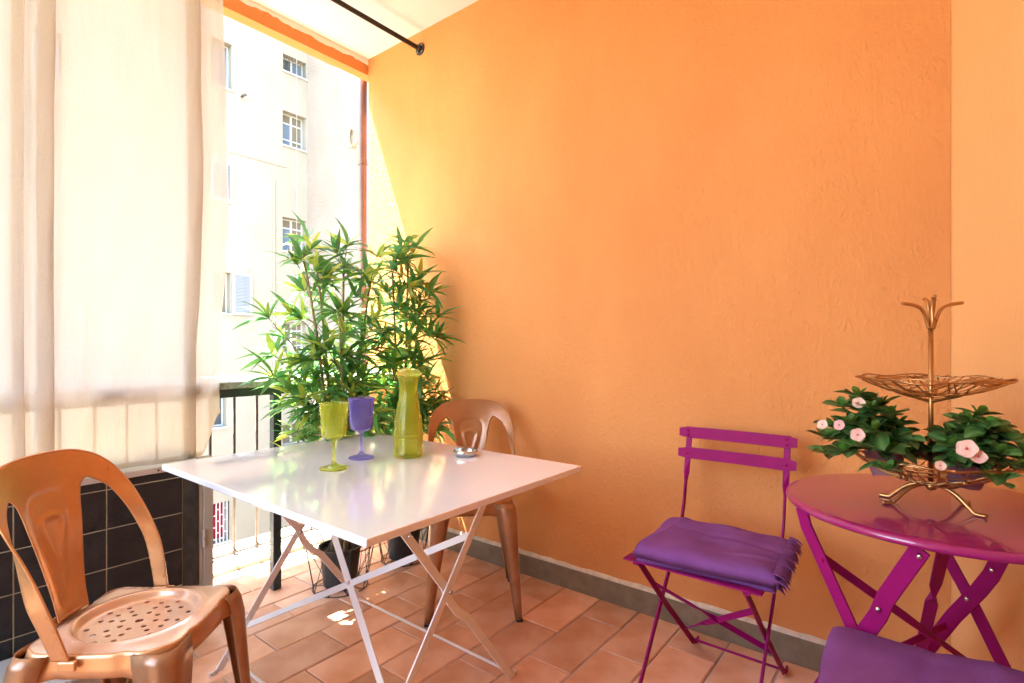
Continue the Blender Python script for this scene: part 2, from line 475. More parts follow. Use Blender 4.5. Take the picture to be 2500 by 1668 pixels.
M['paneB'] = mat('window_glass_sky_tint', (.11, .15, .19), .05, spec=.8)  # blue of the reflected sky is painted into the base colour
M['paneT'] = mat('window_glass_tan', (.16, .13, .085), .06, spec=.6)
M['paneD'] = mat('window_glass_dark', (.05, .065, .07), .05, spec=.7)
M['redcloth'] = mat('red_curtain', (.50, .015, .03), .8, c2=(.28, .01, .04), vscale=3)
M['yard'] = mat('courtyard_paving', (.32, .29, .24), .9, var=.2, vscale=2)
M['rope'] = mat('pale_rope', (.55, .42, .2), .8, var=.2)
M['curtain'] = curtain_mat()

# ------------------------------------------------------------------ room shell (orange side wall is x = XW, open side is +Y)
XW, CZ = 1.99, 2.79
YE, YB0, YB1, BZ = 2.678, 2.68, 2.75, 2.695
rnd = random.Random(3)

floor = MB(); floor.box((-1.45, -2.2, -.25), (2.14, 2.593, -.0045))
floor = floor.build('floor', M['grout']); tag(floor, kind='structure')
TW, TL = .1742, .352
def tile_mesh(name, w, l, t, m, be=.0035):
    b = MB(); x, y = l / 2, w / 2
    b.add([(-x,-y,-t),(x,-y,-t),(x,y,-t),(-x,y,-t),(-x,-y,-be),(x,-y,-be),(x,y,-be),(-x,y,-be),
           (-x+be,-y+be,0),(x-be,-y+be,0),(x-be,y-be,0),(-x+be,y-be,0)],
          [(0,1,5,4),(1,2,6,5),(2,3,7,6),(3,0,4,7),(4,5,9,8),(5,6,10,9),(6,7,11,10),(7,4,8,11),(8,9,10,11)])
    return b.mesh(name, m)
tm = [tile_mesh('tile', TW - .0045 + d, TL - .0045 + e, .03, M['tile']) for d, e in ((0,0),(.001,-.001),(-.0015,.001))]
row = -16
while True:
    y = 1.79 + row * TW + TW / 2
    row += 1
    if y < -.9: continue
    if y + TW / 2 > 2.6: break
    off = .953 if row % 2 else 1.117
    k = -5
    while True:
        x = off + k * TL + TL / 2; k += 1
        if x - TL / 2 < -.7: continue
        if x - TL / 2 > XW: break
        x1 = min(x + TL / 2, XW - .002); x0 = x - TL / 2
        if x1 - x0 < .03: break
        me = rnd.choice(tm)
        o = place('tile', me, floor, ((x0 + x1) / 2, y, rnd.uniform(-.0012, .0012)), (rnd.uniform(-.004, .004), rnd.uniform(-.003, .003), 0), ((x1 - x0) / TL, 1, 1))
wallb = [1.79 - 20 * TW]

# orange wall
o = MB(); o.box((XW, -.04, -.25), (XW + .16, YE, CZ + .2))
orange_wall = o.build('orange_wall', M['orange'])
tag(orange_wall, 'large orange plastered wall along the side of the balcony', 'wall', kind='thing')
o = MB(); o.box((XW - .013, -.03, .0), (XW + .005, YE - .1, .092)); o.build('baseboard', M['slate'], orange_wall, bevel=.002)
b = MB()
n = 60; vs = []; fs = []
for i in range(n + 1):
    y = -.03 + (YE - .1 + .03) * i / n
    vs += [(XW - .0125 - rnd.uniform(0, .0015), y, .0925), (XW - .012, y, .0925 + .006 + rnd.uniform(0, .003)), (XW + .002, y, .0925 + .012 + rnd.uniform(0, .006)), (XW + .002, y, .0925)]
for i in range(n):
    for k in range(4): fs.append((i*4+k, i*4+(k+1)%4, i*4+4+(k+1)%4, i*4+4+k))
b.add(vs, fs); b.build('filler_strip', M['cream'], orange_wall)

# the window-lit wall off the corner, and unseen walls added to light the room
TH = R(38)
dx, dy = -math.cos(TH), -math.sin(TH)
p0 = Vector((XW + .05, -.042 + .05 * math.tan(TH) * 0, 0)); p0 = Vector((XW, -.042, 0))
p1 = p0 + Vector((dx, dy, 0)) * 2.6
nrm = Vector((math.sin(TH), -math.cos(TH), 0))   # away from the room
o = MB()
pa = p0 - Vector((dx, dy, 0)) * .12
vs = [pa, p1, p1 + nrm * .15, pa + nrm * .15]
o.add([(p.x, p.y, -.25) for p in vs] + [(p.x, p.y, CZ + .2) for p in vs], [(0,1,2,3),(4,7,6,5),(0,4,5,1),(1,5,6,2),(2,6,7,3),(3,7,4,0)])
lw = o.build('angled_wall', M['orange_lit']); tag(lw, 'orange wall turning off the corner behind the purple table, window light in its colour', 'wall', kind='thing')
o = MB(); o.box((-1.45, -2.2, -.25), (-1.3, YB1, .70)); o.box((-1.45, -2.2, .7005), (-1.3, .7, CZ)); o.box((-1.45, 2.55, .7005), (-1.3, YB0 - .001, CZ))
tag(o.build('added_open_end', M['ceil']), 'unseen cream end wall with an opening added to let in daylight', 'wall', kind='thing')  # invented opening out of view, lets side daylight into the room
o = MB(); o.box((-1.3, -2.2, -.25), (p1.x + .1, p1.y - .1, CZ + .2))
tag(o.build('cream_bounce_wall', M['ceil']), 'unseen cream wall added behind the camera to bounce light', 'wall', kind='thing')  # added out of view, cream so that it bounces light back
o = MB(); o.box((-1.45, -2.2, CZ), (XW + .16, YB0, CZ + .2)); ceiling = o.build('ceiling', M['ceil']); tag(ceiling, kind='structure')
o = MB(); o.box((-1.45, YB0, BZ), (XW + .16, YB1, CZ + .45))
beam = o.build('lintel_beam', M['orange']); tag(beam, 'orange beam across the top of the balcony opening', 'beam', kind='thing')
# ragged cream paint line under the ceiling
b = MB(); n = 150; vs = []; fs = []
zc = .0
for i in range(n + 1):
    x = -1.3 + (XW + 1.3) * i / n
    zc = .6 * zc + rnd.uniform(-.006, .006)
    sag = .030 + .016 * math.sin(x * 3.1) * math.sin(x * 1.3 + 1)
    vs += [(x, YB0 - .003, CZ), (x, YB0 - .005, CZ - sag * .5), (x, YB0 - .0035, CZ - sag - zc), (x, YB0 + .002, CZ - sag - zc - .002), (x, YB0 + .002, CZ)]
for i in range(n):
    for k in range(5): fs.append((i*5+k, i*5+(k+1)%5, i*5+5+(k+1)%5, i*5+5+k))
b.add(vs, fs); b.build('cream_edge', M['ceil'], beam)

# ------------------------------------------------------------------ tiled half wall and its hinged jamb
HY = 2.177; HX = .793
half = empty('half_wall', (0, HY, 0)); tag(half, 'low black tiled wall under the sheer curtain', 'wall', kind='thing')
o = MB(); o.box((-1.3, .0022, -.05), (HX, .06, .604)); o.build('wall_core', M['tilegrout'], half)
TX, TZ = .2315, .1328
xg = [.793 - k * TX for k in range(10)]
zs = [(.012, .0455), (.0455, .1783), (.1783, .3111), (.3111, .4439), (.4439, .5767), (.5767, .6055)]
gt = .0036
btm = {}
for (za, zb) in zs:
    for k in range(9):
        xa, xb = xg[k + 1], xg[k]
        if xa < -1.29: continue
        key = round(zb - za, 4)
        if key not in btm:
            t = MB(); X = (TX - gt) / 2; Z = (zb - za - gt) / 2; e = .0012
            t.add([(-X,0,-Z),(X,0,-Z),(X,0,Z),(-X,0,Z),(-X,-.0068,-Z),(X,-.0068,-Z),(X,-.0068,Z),(-X,-.0068,Z),
                   (-X+e,-.008,-Z+e),(X-e,-.008,-Z+e),(X-e,-.008,Z-e),(-X+e,-.008,Z-e)],
                  [(0,1,5,4),(1,2,6,5),(2,3,7,6),(3,0,4,7),(4,5,9,8),(5,6,10,9),(6,7,11,10),(7,4,8,11),(8,9,10,11)])
            btm[key] = t.mesh('tile', M['blacktile'])
        place('tile', btm[key], half, ((xa + xb) / 2, .0078 + rnd.uniform(-.0004, .0004), (za + zb) / 2), (rnd.uniform(-.003,.003), 0, 0))
o = MB(); o.box((HX + .001, .002, 0), (HX + .056, .062, .606)); o.build('wall_edge', M['darkgreen'], half, bevel=.003)
o = MB(); o.box((-1.3, -.012, .607), (HX + .056, .004, .628)); o.box((-1.3, .004, .622), (HX + .056, .075, .628)); o.build('ledge', M['alu'], half, bevel=.002)
o = MB()
for k in range(9): o.lathe([(0, 0), (.0035, 0), (.0035, .002), (0, .002)], 10, (0, 0, 0))
o = MB()
for k in range(6): o.ball((.71 - k * .33, -.0122, .617), .0035, 8, 5, (1, .4, 1))
o.build('screw', M['darkgreen'], half)
jamb = empty('gate_jamb', (HX + .057, HY, 0)); tag(jamb, 'greige metal gate jamb with three hinges beside the black tiles', 'gate post', kind='thing')
o = MB(); o.box((.016, .0, .0), (.050, .04, .635)); o.build('jamb_post', M['beige'], jamb, bevel=.002)
o = MB(); o.box((.001, .006, .0), (.0145, .04, .635)); o.build('jamb_strip', M['beige'], jamb, bevel=.001)
for z in (.10, .33, .56):
    o = MB(); o.tube([(.0155, -.003, z - .032), (.0155, -.003, z - .001)], .0055, 10); o.tube([(.0155, -.003, z + .001), (.0155, -.003, z + .032)], .0055, 10)
    o.build('hinge', M['alu'], jamb, smooth=False, auto=40)

# low white-topped box at the foot of the half wall
bx = empty('low_box', (0.12, 2.02, 0)); tag(bx, 'low box with a white top against the black tiles behind the orange metal chair', 'box')
o = MB(); o.box((-.2, -.13, .118), (.42, .145, .128)); o.build('box_top', M['trimw'], bx, bevel=.002)
o = MB(); o.box((-.18, -.115, .07), (.40, .14, .1175)); o.build('box_body', M['beige'], bx, bevel=.002)
o = MB(); o.box((-.16, -.10, 0), (.38, .13, .0695)); o.build('box_base', M['pot'], bx)

# ------------------------------------------------------------------ railing with its deep stone shelf
CY0, CY1, CTZ = 2.234, 2.735, .913
rail = empty('balcony_railing', (0, 2.75, 0)); tag(rail, 'black iron balcony railing with a deep speckled stone shelf on top', 'railing', kind='thing')
o = MB(); o.box((-1.28, CY0 - 2.75, CTZ - .029), (XW - .004, CY1 - 2.75, CTZ)); o.build('stone_shelf', M['stone'], rail, bevel=.004)
o = MB(); o.box((-1.28, CY0 - 2.75 + .002, CTZ - .062), (XW - .004, CY0 - 2.75 + .042, CTZ - .030)); o.build('rail', M['iron'], rail, bevel=.002)
o = MB(); o.box((-1.28, -.02, CTZ - .055), (XW - .004, .02, CTZ - .0295)); o.build('rail', M['iron'], rail, bevel=.002)
o = MB(); o.box((-1.28, -.008, .022), (XW - .004, .008, .032)); o.build('rail', M['rust'], rail)
bar_me = None
for k in range(-12, 8):
    x = 1.235 + k * .1135
    if x > XW - .02 or x < -1.25: continue
    if bar_me is None:
        b = MB(); b.tube([(0, 0, .018), (0, 0, CTZ - .056)], .0072, 10); b.lathe([(.012, .0325), (.012, .038), (.0073, .043)], 10)
        bar_me = b.mesh('bar', M['rust'], True)
    place('bar', bar_me, rail, (x, 0, 0))
pm = None
for x in (1.188, .1, -1.0):
    if pm is None:
        b = MB(); b.box((-.0, 0, 0), (.0365, .036, CTZ - .063)); pm = b.mesh('post', M['iron'])
    o = place('post', pm, rail, (x - .018, CY0 - 2.75 + .003, .001)); md = o.modifiers.new('bev', 'BEVEL'); md.width = .003; md.segments = 2
o = MB(); o.box((-1.45, 2.594, -.25), (2.14, 2.93, .014)); kerb = o.build('kerb', M['kerb'], bevel=.004); tag(kerb, kind='structure')

o = MB(); o.box((-3.2, 2.76, 2.92), (.74, 3.72, 3.06)); shade_slab = o.build('added_shade_slab', M['facade'], bevel=.01); tag(shade_slab, 'slab added outside above the curtain to keep the sun off it', 'sun shade', kind='thing')  # slab added to shade the curtain and the shelf behind it
# ------------------------------------------------------------------ downpipe, curtain rod, curtain
dp = empty('downpipe', (2.034, 2.79, 0)); tag(dp, 'brown copper downpipe beside the end of the orange wall', 'pipe', kind='thing')
o = MB(); o.tube([(0, 0, -8), (0, 0, CZ + 1)], .029, 20); o.build('pipe', M['pipe'], dp, auto=40)
for z in (.6, 2.2):
    o = MB(); o.lathe([(.0293, z - .012), (.032, z - .012), (.032, z + .012), (.0293, z + .012)], 20, closed=True); o.build('bracket', M['pipe'], dp, auto=40)

RY, RZ = 2.213, 2.692
rod = empty('curtain_rod', (XW, RY, RZ)); tag(rod, 'black metal curtain rod screwed to the orange wall near the ceiling', 'curtain rod')
o = MB(); o.tube([(-.006, 0, 0), (-3.28, 0, 0)], .0125, 16); o.build('rod', M['rod'], rod, auto=40)
o = MB()
vs = [(.0, 0), (.034, 0), (.034, .004), (.031, .006), (.019, .007), (.017, .022), (.0135, .024), (.0, .024)]
for r_, z_ in vs: pass
o.lathe(vs, 28); fl = o.build('flange', M['rod'], rod, auto=35); fl.rotation_euler = (0, R(-90), 0); fl.location = (-.0005, 0, 0)
for a in range(4):
    an = PI / 4 + a * PI / 2
    s_ = MB(); s_.ball((-.0075, .025 * math.cos(an), .025 * math.sin(an)), .0035, 8, 5, (.5, 1, 1)); s_.build('screw', M['steel'], rod, smooth=True)

def curtain():
    # plan of the cloth seen from above: (x, y offset); fold-backs where the cloth doubles
    plan = [(.938, .0), (.925, -.018), (.90, -.022), (.87, -.006), (.848, .010), (.822, .016), (.808, .004), (.826, -.004), (.848, -.010), (.842, -.018), (.80, -.012),
            (.74, .006), (.66, .016), (.58, .008), (.52, -.006), (.47, -.010), (.435, .002), (.405, .012), (.392, .004), (.41, -.006), (.432, -.014), (.42, -.022), (.385, -.014),
            (.366, .002), (.345, .014), (.332, .008), (.346, -.006), (.36, -.012), (.35, -.020), (.30, -.008), (.24, .014), (.2, .0)]
    x = .2
    k = 0
    while x > -1.25:
        plan += [(x - .03, .016), (x - .055, .012), (x - .045, -.004), (x - .07, -.016), (x - .12, -.012), (x - .17, .008)]
        x -= .17 + .03 * (k % 3); k += 1
    P = smooth_path([(a, b, 0) for a, b in plan], 8)
    nz = 150; mb = MB(); vs = []; fs = []
    z0, z1 = .633, RZ + .02
    for j in range(nz + 1):
        t = j / nz
        for i, p in enumerate(P):
            zz = z0 + (z1 - z0) * t
            x, y = p.x, p.y
            amp = .55 + .75 * t
            edge = sstep(.72, .94, x)
            # slow sway of the free edge
            sw = edge * (.03 * math.sin(PI * min(1, max(0, (zz - .8) / 1.9))) - .028 * sstep(1.25, .75, zz) + .012 * math.sin(zz * 5) * .3)
            wr = .004 * math.sin(x * 23 + zz * 7 + 2 * math.sin(zz * 3)) + .003 * math.sin(x * 51 - zz * 11)
            # slack creases hanging from the rod, and the fold lines from the packet
            for (xc, sl, zt, zb) in ((.70, .05, 2.75, 1.95), (.66, -.05, 2.75, 2.3), (.60, .03, 2.7, 2.2), (.30, .02, 2.6, 1.7), (.52, -.02, 1.5, .8)):
                q = x - (xc + sl * (zt - zz)); wr += .010 * math.exp(-(q / .012) ** 2) * sstep(zb, zb + .15, zz) * sstep(zt + .1, zt - .2, zz)
            for zf in (1.05, 1.45, 1.86, 2.27): wr += .0025 * math.exp(-((zz - zf - .01 * math.sin(x * 9)) / .012) ** 2)
            drift = .02 * math.sin(zz * 1.7 + x * 5) * (1 - t)
            kick = .035 * edge * sstep(1.15, .8, zz)
            lift = (.16 * sstep(.865, .935, x)) * (1 - t) ** 3
            vs.append((x + sw + drift * .4 * (1 - edge) + kick, RY + y * amp + wr * (1 - .3 * t) - .008 + .02 * edge * (1 - t), zz + lift))
    n = len(P)
    for j in range(nz):
        for i in range(n - 1): fs.append((j*n+i, j*n+i+1, j*n+n+i+1, j*n+n+i))
    mb.add(vs, fs)
    # turned hem along the bottom
    o = mb.build('sheer_curtain', M['curtain'], smooth=True, recalc=False)
    tag(o, 'sheer cream curtain hanging from the black rod over the half wall', 'curtain')
    h = MB(); hv = []
    for i in range(n):
        a = Vector(vs[i]); hv += [a + Vector((0, -.0016, .0)), a + Vector((0, -.0016, .018))]
    h.add(hv, [(2*i, 2*i+2, 2*i+3, 2*i+1) for i in range(n - 1)])
    h.build('hem', M['curtain'], o, smooth=True, recalc=False)
curtain()

# ------------------------------------------------------------------ courtyard: facade across, side facade, ground
YF = 16.0
def grid_wall(x0, x1, z0, z1, holes, depth, fn):
    xs = sorted({x0, x1, *[h[0] for h in holes], *[h[1] for h in holes]})
    zs_ = sorted({z0, z1, *[h[2] for h in holes], *[h[3] for h in holes]})
    mb = MB()
    for i in range(len(xs) - 1):
        for j in range(len(zs_) - 1):
            cx, cz = (xs[i] + xs[i+1]) / 2, (zs_[j] + zs_[j+1]) / 2
            if any(h[0] < cx < h[1] and h[2] < cz < h[3] for h in holes): continue
            mb.add([fn(xs[i], 0, zs_[j]), fn(xs[i+1], 0, zs_[j]), fn(xs[i+1], 0, zs_[j+1]), fn(xs[i], 0, zs_[j+1])], [(0, 1, 2, 3)])
    for a, b, c, d in holes:
        q = [(a, c), (b, c), (b, d), (a, d)]
        for k in range(4):
            (xa, za), (xb, zb) = q[k], q[(k+1) % 4]
            mb.add([fn(xa, 0, za), fn(xa, depth, za), fn(xb, depth, zb), fn(xb, 0, zb)], [(0, 1, 2, 3)])
    return mb
def px_rect(u0, u1, v0, v1):
    """opening whose left edge runs from v0 (top) to v1 (bottom) at u0"""
    a = on_y(u0, v0, YF); b = on_y(u0, v1, YF); c = on_y(u1, v0, YF)
    return [a.x, c.x, b.z, a.z]
COL_B = (690, 747.5)
bld = empty('apartment_building', (0, YF, 0)); tag(bld, 'cream rendered apartment building across the courtyard with small windows', 'building', kind='thing')
WIN = [('bars', px_rect(691, 748, 130, 171)), ('grid', px_rect(690, 747, 268, 352)), ('grid', px_rect(690, 747, 529, 611)), ('grid', px_rect(690, 747, 786, 862)),
       ('pair', px_rect(690, 747, 1038, 1090)), ('pair', px_rect(688, 716, 1288, 1330)),
       ('open', px_rect(515, 566, 88, 202)), ('shut', px_rect(512, 563, 385, 485)), ('leaf', px_rect(520, 563, 662, 764)), ('dark', px_rect(508, 553, 962, 1046)), ('red', px_rect(516, 560, 1232, 1330))]
# further windows in the same rows, seen faintly through the curtain
for (u0, u1, v0, v1, k) in ((84, 150, 60, 170, 'open'), (84, 150, 960, 1060, 'open')):
    WIN.append((k, px_rect(u0, u1, v0, v1)))
holes = [w[1] for w in WIN]
XC = on_y(750.5, 400, YF).x
o = grid_wall(-14, XC, -9, 13.5, holes, .30, lambda x, y, z: (x, y, z)); o.build('facade', M['facade'], bld)
bx_ = MB(); bx_.box((-14, .5, -9), (XC, 8, 13.5)); bx_.build('building_body', M['facade'], bld)
def rect_frame(mb, a, b, c, d, w, y0, y1):
    mb.box((a, y0, c), (a + w, y1, d)); mb.box((b - w, y0, c), (b, y1, d))
    mb.box((a + w, y0, d - w), (b - w, y1, d)); mb.box((a + w, y0, c), (b - w, y1, c + w))
def louvre(parent_, name, a, b, c, d, y, matl, n, rz=0):
    m_ = MB(); rect_frame(m_, 0, b - a, 0, d - c, .07, -.02, .02)
    sh = m_.build(name, matl, parent_); sh.location = (a, y, c); sh.rotation_euler = (0, 0, rz)
    s_ = MB(); W = b - a - .14
    s_.add([(0, -.018, -.014), (W, -.018, -.014), (W, .014, .016), (0, .014, .016), (0, -.018, -.006), (W, -.018, -.006), (W, .014, .024), (0, .014, .024)],
           [(0,1,2,3),(4,7,6,5),(0,4,5,1),(1,5,6,2),(2,6,7,3),(3,7,4,0)])
    me = s_.mesh('slat', matl)
    for i in range(n): place('slat', me, sh, (.07, 0, .09 + (d - c - .18) * i / (n - 1)))
    return sh
for kind, (a, b, c, d) in WIN:
    fr = MB(); w = .045
    rect_frame(fr, a + .002, b - .002, c + .002, d - .002, w, .22, .27)
    win = None
    mid = (a + b) / 2
    if kind in ('grid', 'bars', 'pair'):
        fr.box((mid - .035, .22, c + w), (mid + .035, .27, d - w))
    if kind == 'grid':
        for f in (.24, .72):
            z = c + (d - c) * f
            fr.box((a + w, .232, z - .022), (mid - .035, .262, z + .022)); fr.box((mid + .035, .232, z - .022), (b - w, .262, z + .022))
    win = fr.build('window', M['trimw'], bld)
    def pane(x0, x1, z0, z1, m_):
        p = MB(); p.box((x0, .245, z0), (x1, .249, z1)); p.build('pane', m_, win)
    if kind == 'grid':
        fz = [c + w, c + (d - c) * .24 - .022, c + (d - c) * .24 + .022, c + (d - c) * .72 - .022, c + (d - c) * .72 + .022, d - w]
        for q in range(3):
            pane(a + w, mid - .035, fz[2*q], fz[2*q+1], M['paneB'] if (q < 2 and c > 3) else M['paneT'])
            pane(mid + .035, b - w, fz[2*q], fz[2*q+1], M['paneT'])
    elif kind == 'bars':
        pane(a + w, mid - .035, c + w, d - w, M['paneD']); pane(mid + .035, b - w, c + w, d - w, M['paneB'])
        for q in range(6):
            x = a + (b - a) * (q + .5) / 6
            g = MB(); g.tube([(x, .03, c + .002), (x, .03, d - .002)], .009, 6); g.build('bar', M['rust'], win)
    elif kind == 'pair':
        pane(a + w, mid - .035, c + w, d - w, M['paneT']); pane(mid + .035, b - w, c + w, d - w, M['paneT'])
    elif kind == 'red':
        p = MB(); n_ = 24; vs = []; fs = []
        for i in range(n_ + 1):
            x = a + w + (b - a - 2 * w) * i / n_
            y = .235 + .02 * math.sin(i * 1.7)
            vs += [(x, y, c + w), (x, y, d - w)]
        fs = [(2*i, 2*i+2, 2*i+3, 2*i+1) for i in range(n_)]
        p.add(vs, fs); p.build('curtain', M['redcloth'], win, smooth=True)
        g = MB()
        for q in range(5):
            x = a + (b - a) * (q + .3) / 5
            g.box((x - .014, -.012, c + .002), (x + .014, .012, d - .002))
            for e in range(3):
                z = c + (d - c) * ((e + .35 + (.5 if q % 2 else 0)) / 3.4)
                if q < 4: g.box((x + .0145, -.010, z - .014), (x + (b - a) / 5 - .0145, .010, z + .014))
        g.build('grille', M['trimw'], win)
    elif kind == 'shut':
        pane(a + w, b - w, c + w, d - w, M['paneD'])
        louvre(bld, 'shutter', a + .01, b + .05, c + .01, d - .01, -.03, M['shut'], 24)
    else:
        pane(a + w, b - w, c + w, d - w, {'open': M['paneB'], 'leaf': M['paneT'], 'dark': M['paneD']}[kind])
        if kind == 'leaf':
            louvre(bld, 'shutter', b + .03, b + .60, c - .03, d + .02, -.05, M['shut'], 26)
    s_ = MB(); s_.box((a - .04, -.05, c - .05), (b + .04, .20, c - .001)); s_.build('sill', M['trimw'], win)
g = MB()
pA = on_y(560, 366, YF); g.box((-14, -.025, pA.z - .07), (on_y(700, 400, YF).x, -.001, pA.z)); g.build('string_course', M['facade'], bld)
x = on_y(668, 400, YF).x
g = MB(); g.tube([(x, -.03, -9), (x, -.03, 6.2)], .03, 8); g.build('drain_pipe', M['facade'], bld, auto=50)
x = on_y(710, 400, YF).x
g = MB(); g.tube([(x, -.35, -9), (x, -.35, 13)], .008, 6); g.build('cable', M['beige'], bld)
q = on_y(600, 653, YF); g = MB(); g.lathe([(0, .06), (.09, .05), (.11, 0)], 16); v_ = g.build('vent', M['kerb'], bld, smooth=True); v_.rotation_euler = (R(90), 0, 0); v_.location = (q.x, -.001, q.z)
q = on_y(590, 236, YF); g = MB(); g.tube([(q.x, 0, q.z), (q.x, -.16, q.z), (q.x + .05, -.2, q.z + .02)], .035, 8); g.build('pipe_stub', M['rust'], bld, smooth=True)

sb = empty('side_building', (XC, YF, 0)); tag(sb, 'pinkish rough rendered building closing the courtyard beside the downpipe', 'building', kind='thing')
g = MB(); g.box((.0, -12.2, -9), (5, .4, 15)); g.build('rough_wall', M['facade2'], sb)
q = ray(866, 330); k = XC / q.x; qy = q.y * k; qz = CAMH + q.z * k
coil = empty('rope_coil', (XC, qy, qz)); tag(coil, 'coil of pale rope hanging on the rough pink wall by the downpipe', 'rope')
g = MB()
for i in range(5):
    rr = .30 - .018 * i; ph = .25 * i
    g.tube([(-.03 - .015 * i, rr * math.cos(t * PI / 14) * .75, rr * 1.15 * math.sin(t * PI / 14) - .02 * i) for t in range(28)], .014, 6, closed=True)
g.build('loops', M['rope'], coil, smooth=True)
g = MB(); g.tube([(0, 0, .36), (-.12, 0, .36)], .03, 8); g.build('hook', M['trimw'], coil, smooth=True)
yard = MB(); yard.add([(-60, 2.95, -9), (60, 2.95, -9), (60, 90, -9), (-60, 90, -9)], [(0, 1, 2, 3)]); yard = yard.build('courtyard_ground', M['yard'], recalc=False); tag(yard, kind='structure')
g = MB(); g.box((-14, -8, -9.4), (14, 2.9, -.26)); lowb = g.build('own_building', M['facade']); tag(lowb, 'storeys of the building below the balcony floor', 'building', kind='thing')

# ------------------------------------------------------------------ white folding table
TZ_ = .68
TCX, TCY = 1.055, 1.4075
tb = empty('folding_table', (TCX, TCY, 0)); tag(tb, 'white rectangular folding table with thin crossed legs, set with goblets', 'table')
hx, hy = .410, .5325
o = MB(); o.box((-hx, -hy, TZ_ - .018), (hx, hy, TZ_)); o.build('tabletop', M['white'], tb, bevel=.0025, seg=3)
def twist(p, q, d0, d1, n=10, a=.35, b=.5):
    p, q = Vector(p), Vector(q); d0, d1 = Vector(d0), Vector(d1); pts = []; ds = []
    for i in range(n + 1):
        t = i / n; s = sstep(a, b, t); pts.append(p.lerp(q, t)); ds.append(d0 * (1 - s) + d1 * s)
    return pts, ds
zt = TZ_ - .020
def T(x, y, z): return Vector((x - TCX, y - TCY, z))
FY, NY = 1.815, 1.05
# frame one leans right (feet near x .77), frame two leans left (feet near x 1.33)
for y in (NY, FY):
    sd = .007 if y == NY else -.007
    for (xt, xf, dy_) in ((1.245, .768, 0), (.838, 1.330, sd)):
        m_ = MB(); a, b = T(xt, y + dy_, zt), T(xf, y + dy_, .012)
        foot = (b - a); foot.z = 0; foot.normalize()
        kink = Vector((0, .0, 0)) if dy_ == 0 else Vector((.010, 0, .008))
        m_.bar([a, a.lerp(b, .40), a.lerp(b, .47) - kink, a.lerp(b, .53) - kink, a.lerp(b, .60), b, b + foot * .012 + Vector((0, 0, -.009)), b + foot * .032 + Vector((0, 0, -.0095))], (1, 0, .8), .024, .0055)
        m_.build('leg', M['whiteleg'], tb, bevel=.001)
        r_ = MB(); r_.ball(b + foot * .024 + Vector((0, 0, -.006)), .005, 8, 5, (1, 1, .7)); r_.build('rivet', M['steel'], tb, smooth=True)
    r_ = MB(); r_.ball(T(1.0455, y - .011, .384), .0062, 10, 6, (1, .6, 1)); r_.ball(T(.905, y - .0115 + sd, .575), .0062, 10, 6, (1, .6, 1)); r_.build('rivet', M['steel'], tb, smooth=True)
for (x, z) in ((.795, .045), (1.300, .045)):
    r_ = MB(); r_.tube([T(x, NY + .004, z), T(x, FY - .004, z)], .0048, 8); r_.build('crossbar', M['whiteleg'], tb, smooth=True)
for sgn in (1, -1):
    ya, yb = (FY, NY) if sgn == 1 else (NY, FY)
    p_, d_ = twist(T(.858, ya, .118), T(1.128, yb, .515), (.6, .0, .8), (.2, .3, 1) if sgn == 1 else (.8, .2, .6), 16, .22, .34)
    r_ = MB(); r_.bar(p_, d_, .019, .004); r_.build('brace', M['whiteleg'], tb)
r_ = MB(); r_.ball(T(.988, 1.4325, .322), .006, 8, 6); r_.build('rivet', M['whiteleg'], tb, smooth=True)
for x in (.838, 1.245):
    r_ = MB(); r_.box((x - TCX - .011, NY - TCY - .02, zt - .002), (x - TCX + .011, FY - TCY + .02, zt + .0015)); r_.build('rail', M['whiteleg'], tb)

# ------------------------------------------------------------------ worn orange metal chairs
def chair_back(x, z):
    t = (z - .45) / .36
    lean = -.150 - .075 * t
    return lean + .118 * (abs(x) / .165) ** 1.8 * max(0, 1 - t) ** .9 + .02 * (abs(x) / .17) ** 2 * t
def seg_d(px_, py_, a, b):
    ax, ay = a; bx2, by = b; vx, vy = bx2 - ax, by - ay
    t = max(0, min(1, ((px_ - ax) * vx + (py_ - ay) * vy) / (vx * vx + vy * vy)))
    return math.hypot(px_ - ax - t * vx, py_ - ay - t * vy)
def catm(pts, n=5): return [(p.x, p.y) for p in smooth_path([(a, b, 0) for a, b in pts], n)]
V1 = catm([(-.016, .49), (-.024, .56), (-.047, .66), (-.050, .70), (-.038, .722), (0, .726), (.038, .722), (.050, .70), (.047, .66), (.024, .56), (.016, .49)], 4)
V2 = catm([(0, .545), (-.012, .60), (-.028, .652), (-.026, .672), (0, .678), (.026, .672), (.028, .652), (.012, .60), (0, .545)], 4)
V3 = catm([(0, .545), (0, .475)], 3)
def emboss(x, z):
    e = 0
    if abs(x) < .075 and z < .75:
        for V, s in ((V1, -.0030), (V2, .0062), (V3, .0055)):
            dd = min(seg_d(x, z, V[i], V[i+1]) for i in range(len(V) - 1))
            e += .85 * s * math.exp(-(dd / .0062) ** 2)
    return e
